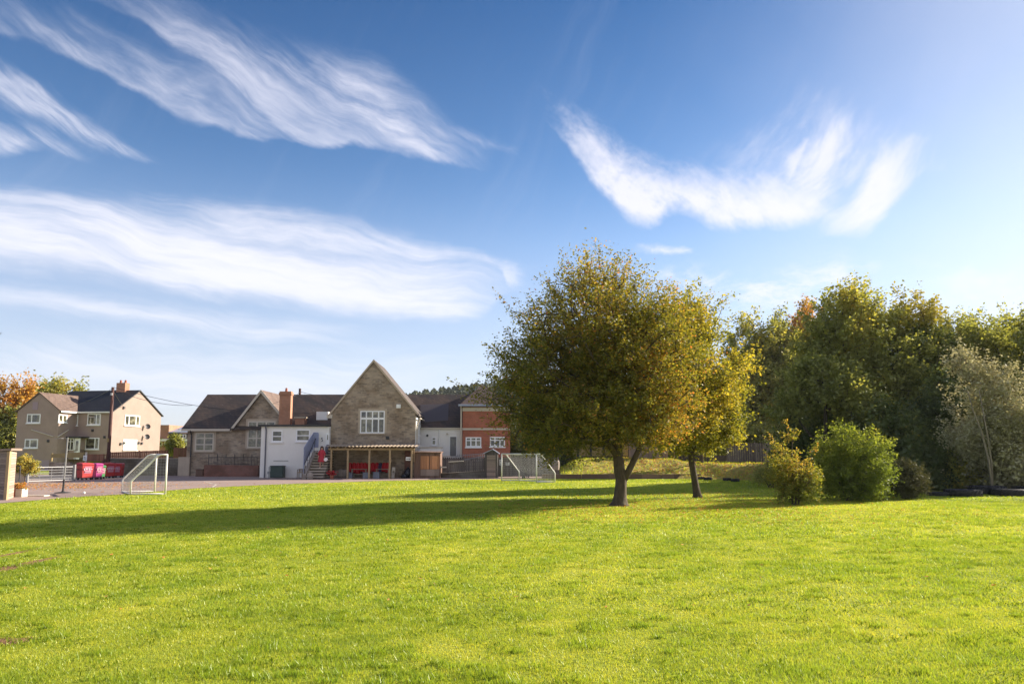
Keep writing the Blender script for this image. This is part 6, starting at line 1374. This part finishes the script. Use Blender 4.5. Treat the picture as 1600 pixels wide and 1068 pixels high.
# ------------------------------------------------------------------ goals
def goal(lab, A, B, d, H, loc):
    t = thing('football_goal', lab, 'goal', loc, 0, 'small football goals'); A = Vector(A); B = Vector(B); d = Vector(d); r = .035; up = Vector((0, 0, H))
    bA, bB = A+d, B+d; kn = .33*H; tp_ = .22
    for P in (A, B): MB().tube([P, P+up], r*1.25, 10).build('post', M['goal_white'], t, True)
    MB().tube([A+up, B+up], r*1.25, 10).build('crossbar', M['goal_white'], t, True)
    for P, Q in ((A, bA), (B, bB)):
        MB().tube([P+up, P+up+d*tp_*.8, P+up*.97+d*(tp_+.05), Q+Vector((0, 0, kn*1.08))-d*.02, Q+Vector((0, 0, kn*.95)), Q+Vector((0, 0, .03))], r, 8).build('side_frame', M['goal_white'], t, True)
    MB().tube([A+Vector((0, 0, .04)), bA+Vector((0, 0, .04)), bB+Vector((0, 0, .04)), B+Vector((0, 0, .04))], r, 8).build('base_frame', M['goal_white'], t, True)
    nt = MB(); w = (B-A); n = 24
    prof = [(0, H), (tp_, H*.99), (.6, H*.62), (1., kn), (1., .05)]
    def pf(s):
        L = [0]
        for a, b in zip(prof[:-1], prof[1:]): L.append(L[-1]+math.hypot((b[0]-a[0])*d.length, b[1]-a[1]))
        s *= L[-1]
        for i in range(len(prof)-1):
            if s <= L[i+1]+1e-9:
                q_ = (s-L[i])/(L[i+1]-L[i]); return (prof[i][0]+(prof[i+1][0]-prof[i][0])*q_, prof[i][1]+(prof[i+1][1]-prof[i][1])*q_)
        return prof[-1]
    sag = lambda u_, s: .10*math.sin(math.pi*u_)*math.sin(math.pi*s)
    m = 22
    for i in range(n+1):
        u_ = i/n; pts = []
        for k in range(m+1): s = k/m; a, z = pf(s); pts.append(A+w*u_+d*a+Vector((0, 0, z-sag(u_, s)*1.4)))
        nt.tube(pts, .0042, 3, False)
    for k in range(1, m):
        s = k/m; a, z = pf(s); nt.tube([A+w*(i/8)+d*a+Vector((0, 0, z-sag(i/8, s)*1.4)) for i in range(9)], .0042, 3, False)
    for P in (A, B):                                       # side nets
        for k in range(1, 12):
            a = k/12; zt = np.interp(a, [p_[0] for p_ in prof[:4]], [p_[1] for p_ in prof[:4]]); nt.tube([P+d*a+Vector((0, 0, .05)), P+d*a+Vector((0, 0, float(zt)))], .0038, 3, False)
        for k in range(1, 13):
            z = H*k/13; 
            am = 1. if z <= kn else float(np.interp(-z, [-H, -H*.99, -H*.62, -kn], [0, tp_, .6, 1.])); nt.tube([P+Vector((0, 0, z)), P+d*am+Vector((0, 0, z))], .0038, 3, False)
    nt.build('net', M['net'], t)
    return t
goal('white football goal seen side-on at the left edge of the lawn', (-16.05, 34.5, 0), (-17.6, 36.7, 0), (-1.45, -.3, 0), 1.83, (-16.8, 35.6, 0))
goal('white football goal at the far edge of the lawn in front of the grey fence', (-.71, 51., 0), (1.58, 48., 0), (1.2, .1, 0), 1.83, (.4, 49.5, 0))
bx = gr(820, 749); bb_ = thing('small_dark_trolley', 'small dark wheeled frame standing behind the net of the far goal', 'trolley', (ax(820, 54), 54, 0))
MB().tube([(ax(818, 54), 54, .1), (ax(819, 54), 54, .8), (ax(823, 54), 54, .8), (ax(823, 54), 54, .1)], .03, 6).build('frame', M['dark'], bb_); MB().tube([(ax(818, 54), 53.9, .14), (ax(818, 54), 54.1, .14)], .13, 12).build('wheel', M['rubber'], bb_)

# ------------------------------------------------------------------ tyres
def tyre(c, Ro, H, lab, name='tractor_tyre', lugs=24, tilt=0):
    t = thing(name, lab, 'tyre', c, 0, None); mb = MB(); K = 40; prof = [(.55, .0), (.86, -.0), (.97, .08), (1., .25), (1., .75), (.97, .92), (.86, 1.), (.62, 1.), (.55, .86), (.53, .5), (.55, .1)]; vs = []
    for a, z in prof:
        for j in range(K): an = 2*math.pi*j/K; vs.append((c[0]+math.cos(an)*Ro*a, c[1]+math.sin(an)*Ro*a, c[2]+z*H))
    n = len(prof); mb.add(vs, [(i*K+j, i*K+(j+1) % K, ((i+1) % n)*K+(j+1) % K, ((i+1) % n)*K+j) for i in range(n) for j in range(K)]); mb.build('casing', M['rubber'], t, True)
    lg = MB()
    for i in range(lugs):
        for s in (0, 1):
            a0 = 2*math.pi*(i+.5*s)/lugs; da = .16 if s else -.16; P = []
            for rr_ in (Ro*.98, Ro*1.045):
                for (aa, z) in ((a0, .5), (a0+.07, .5), (a0+da+.07, .04+.92*s), (a0+da, .04+.92*s)): P.append(Vector((c[0]+math.cos(aa)*rr_, c[1]+math.sin(aa)*rr_, c[2]+z*H)))
            lg.hexa(P)
    lg.build('tread', M['rubber'], t)
    return t
for px, py, Y, w, h, lab in ((1462, 777, 33.6, 16, .17, 'thin dark tyre lying flat, leftmost in the row of tractor tyres'), (1500, 777, 33.4, 25, .30, 'large tractor tyre lying flat, second from the left in the row'),
      (1538, 775, 35.2, 25, .38, 'large tractor tyre set a little behind between its two neighbours'), (1573, 777, 33.8, 25, .30, 'large tractor tyre lying flat at the right end of the row'), (1600, 776, 35.2, 20, .36, 'tractor tyre cut by the right edge of the photo')):
    tyre((ax(px, Y), Y, 0), w*Y/F_PX, h, lab)
for px, py, lab in ((1097, 749, 'small black tyre lying at the foot of the thin young tree'), (1108, 750, 'small black tyre just right of the one under the thin young tree'), (1138, 751, 'left one of the pair of small black tyres on the lawn edge by the bank'), (1151, 752.5, 'right one of the pair of small black tyres on the lawn edge by the bank')):
    p = gr(px, py); p.y += .3; tyre((p.x, p.y, 0), .27, .2, lab, 'car_tyre', 18)
# stray pale objects on grass
wbq = gr(131, 772); b_o = MB().lathe((wbq.x, wbq.y, .012), [(.015, 0), (.05, .025), (.065, .065), (.05, .105), (.015, .13)], 14); tag(b_o.build('white_ball', M['white'], None, True), 'small white ball lying on the tarmac near the lawn edge', 'ball')

# ------------------------------------------------------------------ thin autumn air
hm_ = bpy.data.materials.new('autumn_air'); hm_.use_nodes = True; ht_ = hm_.node_tree; ht_.nodes.clear()
pv = ht_.nodes.new('ShaderNodeVolumePrincipled'); pv.inputs['Color'].default_value = (.86, .90, .96, 1); pv.inputs['Density'].default_value = .00009; pv.inputs['Anisotropy'].default_value = .3
ho = ht_.nodes.new('ShaderNodeOutputMaterial'); ht_.links.new(pv.outputs[0], ho.inputs['Volume'])
hz = MB().box((-620, -60, -12), (960, 830, 90)).build('haze', hm_); hz['kind'] = 'stuff'; tag(hz, 'thin pale autumn haze filling the air out to the far hill')
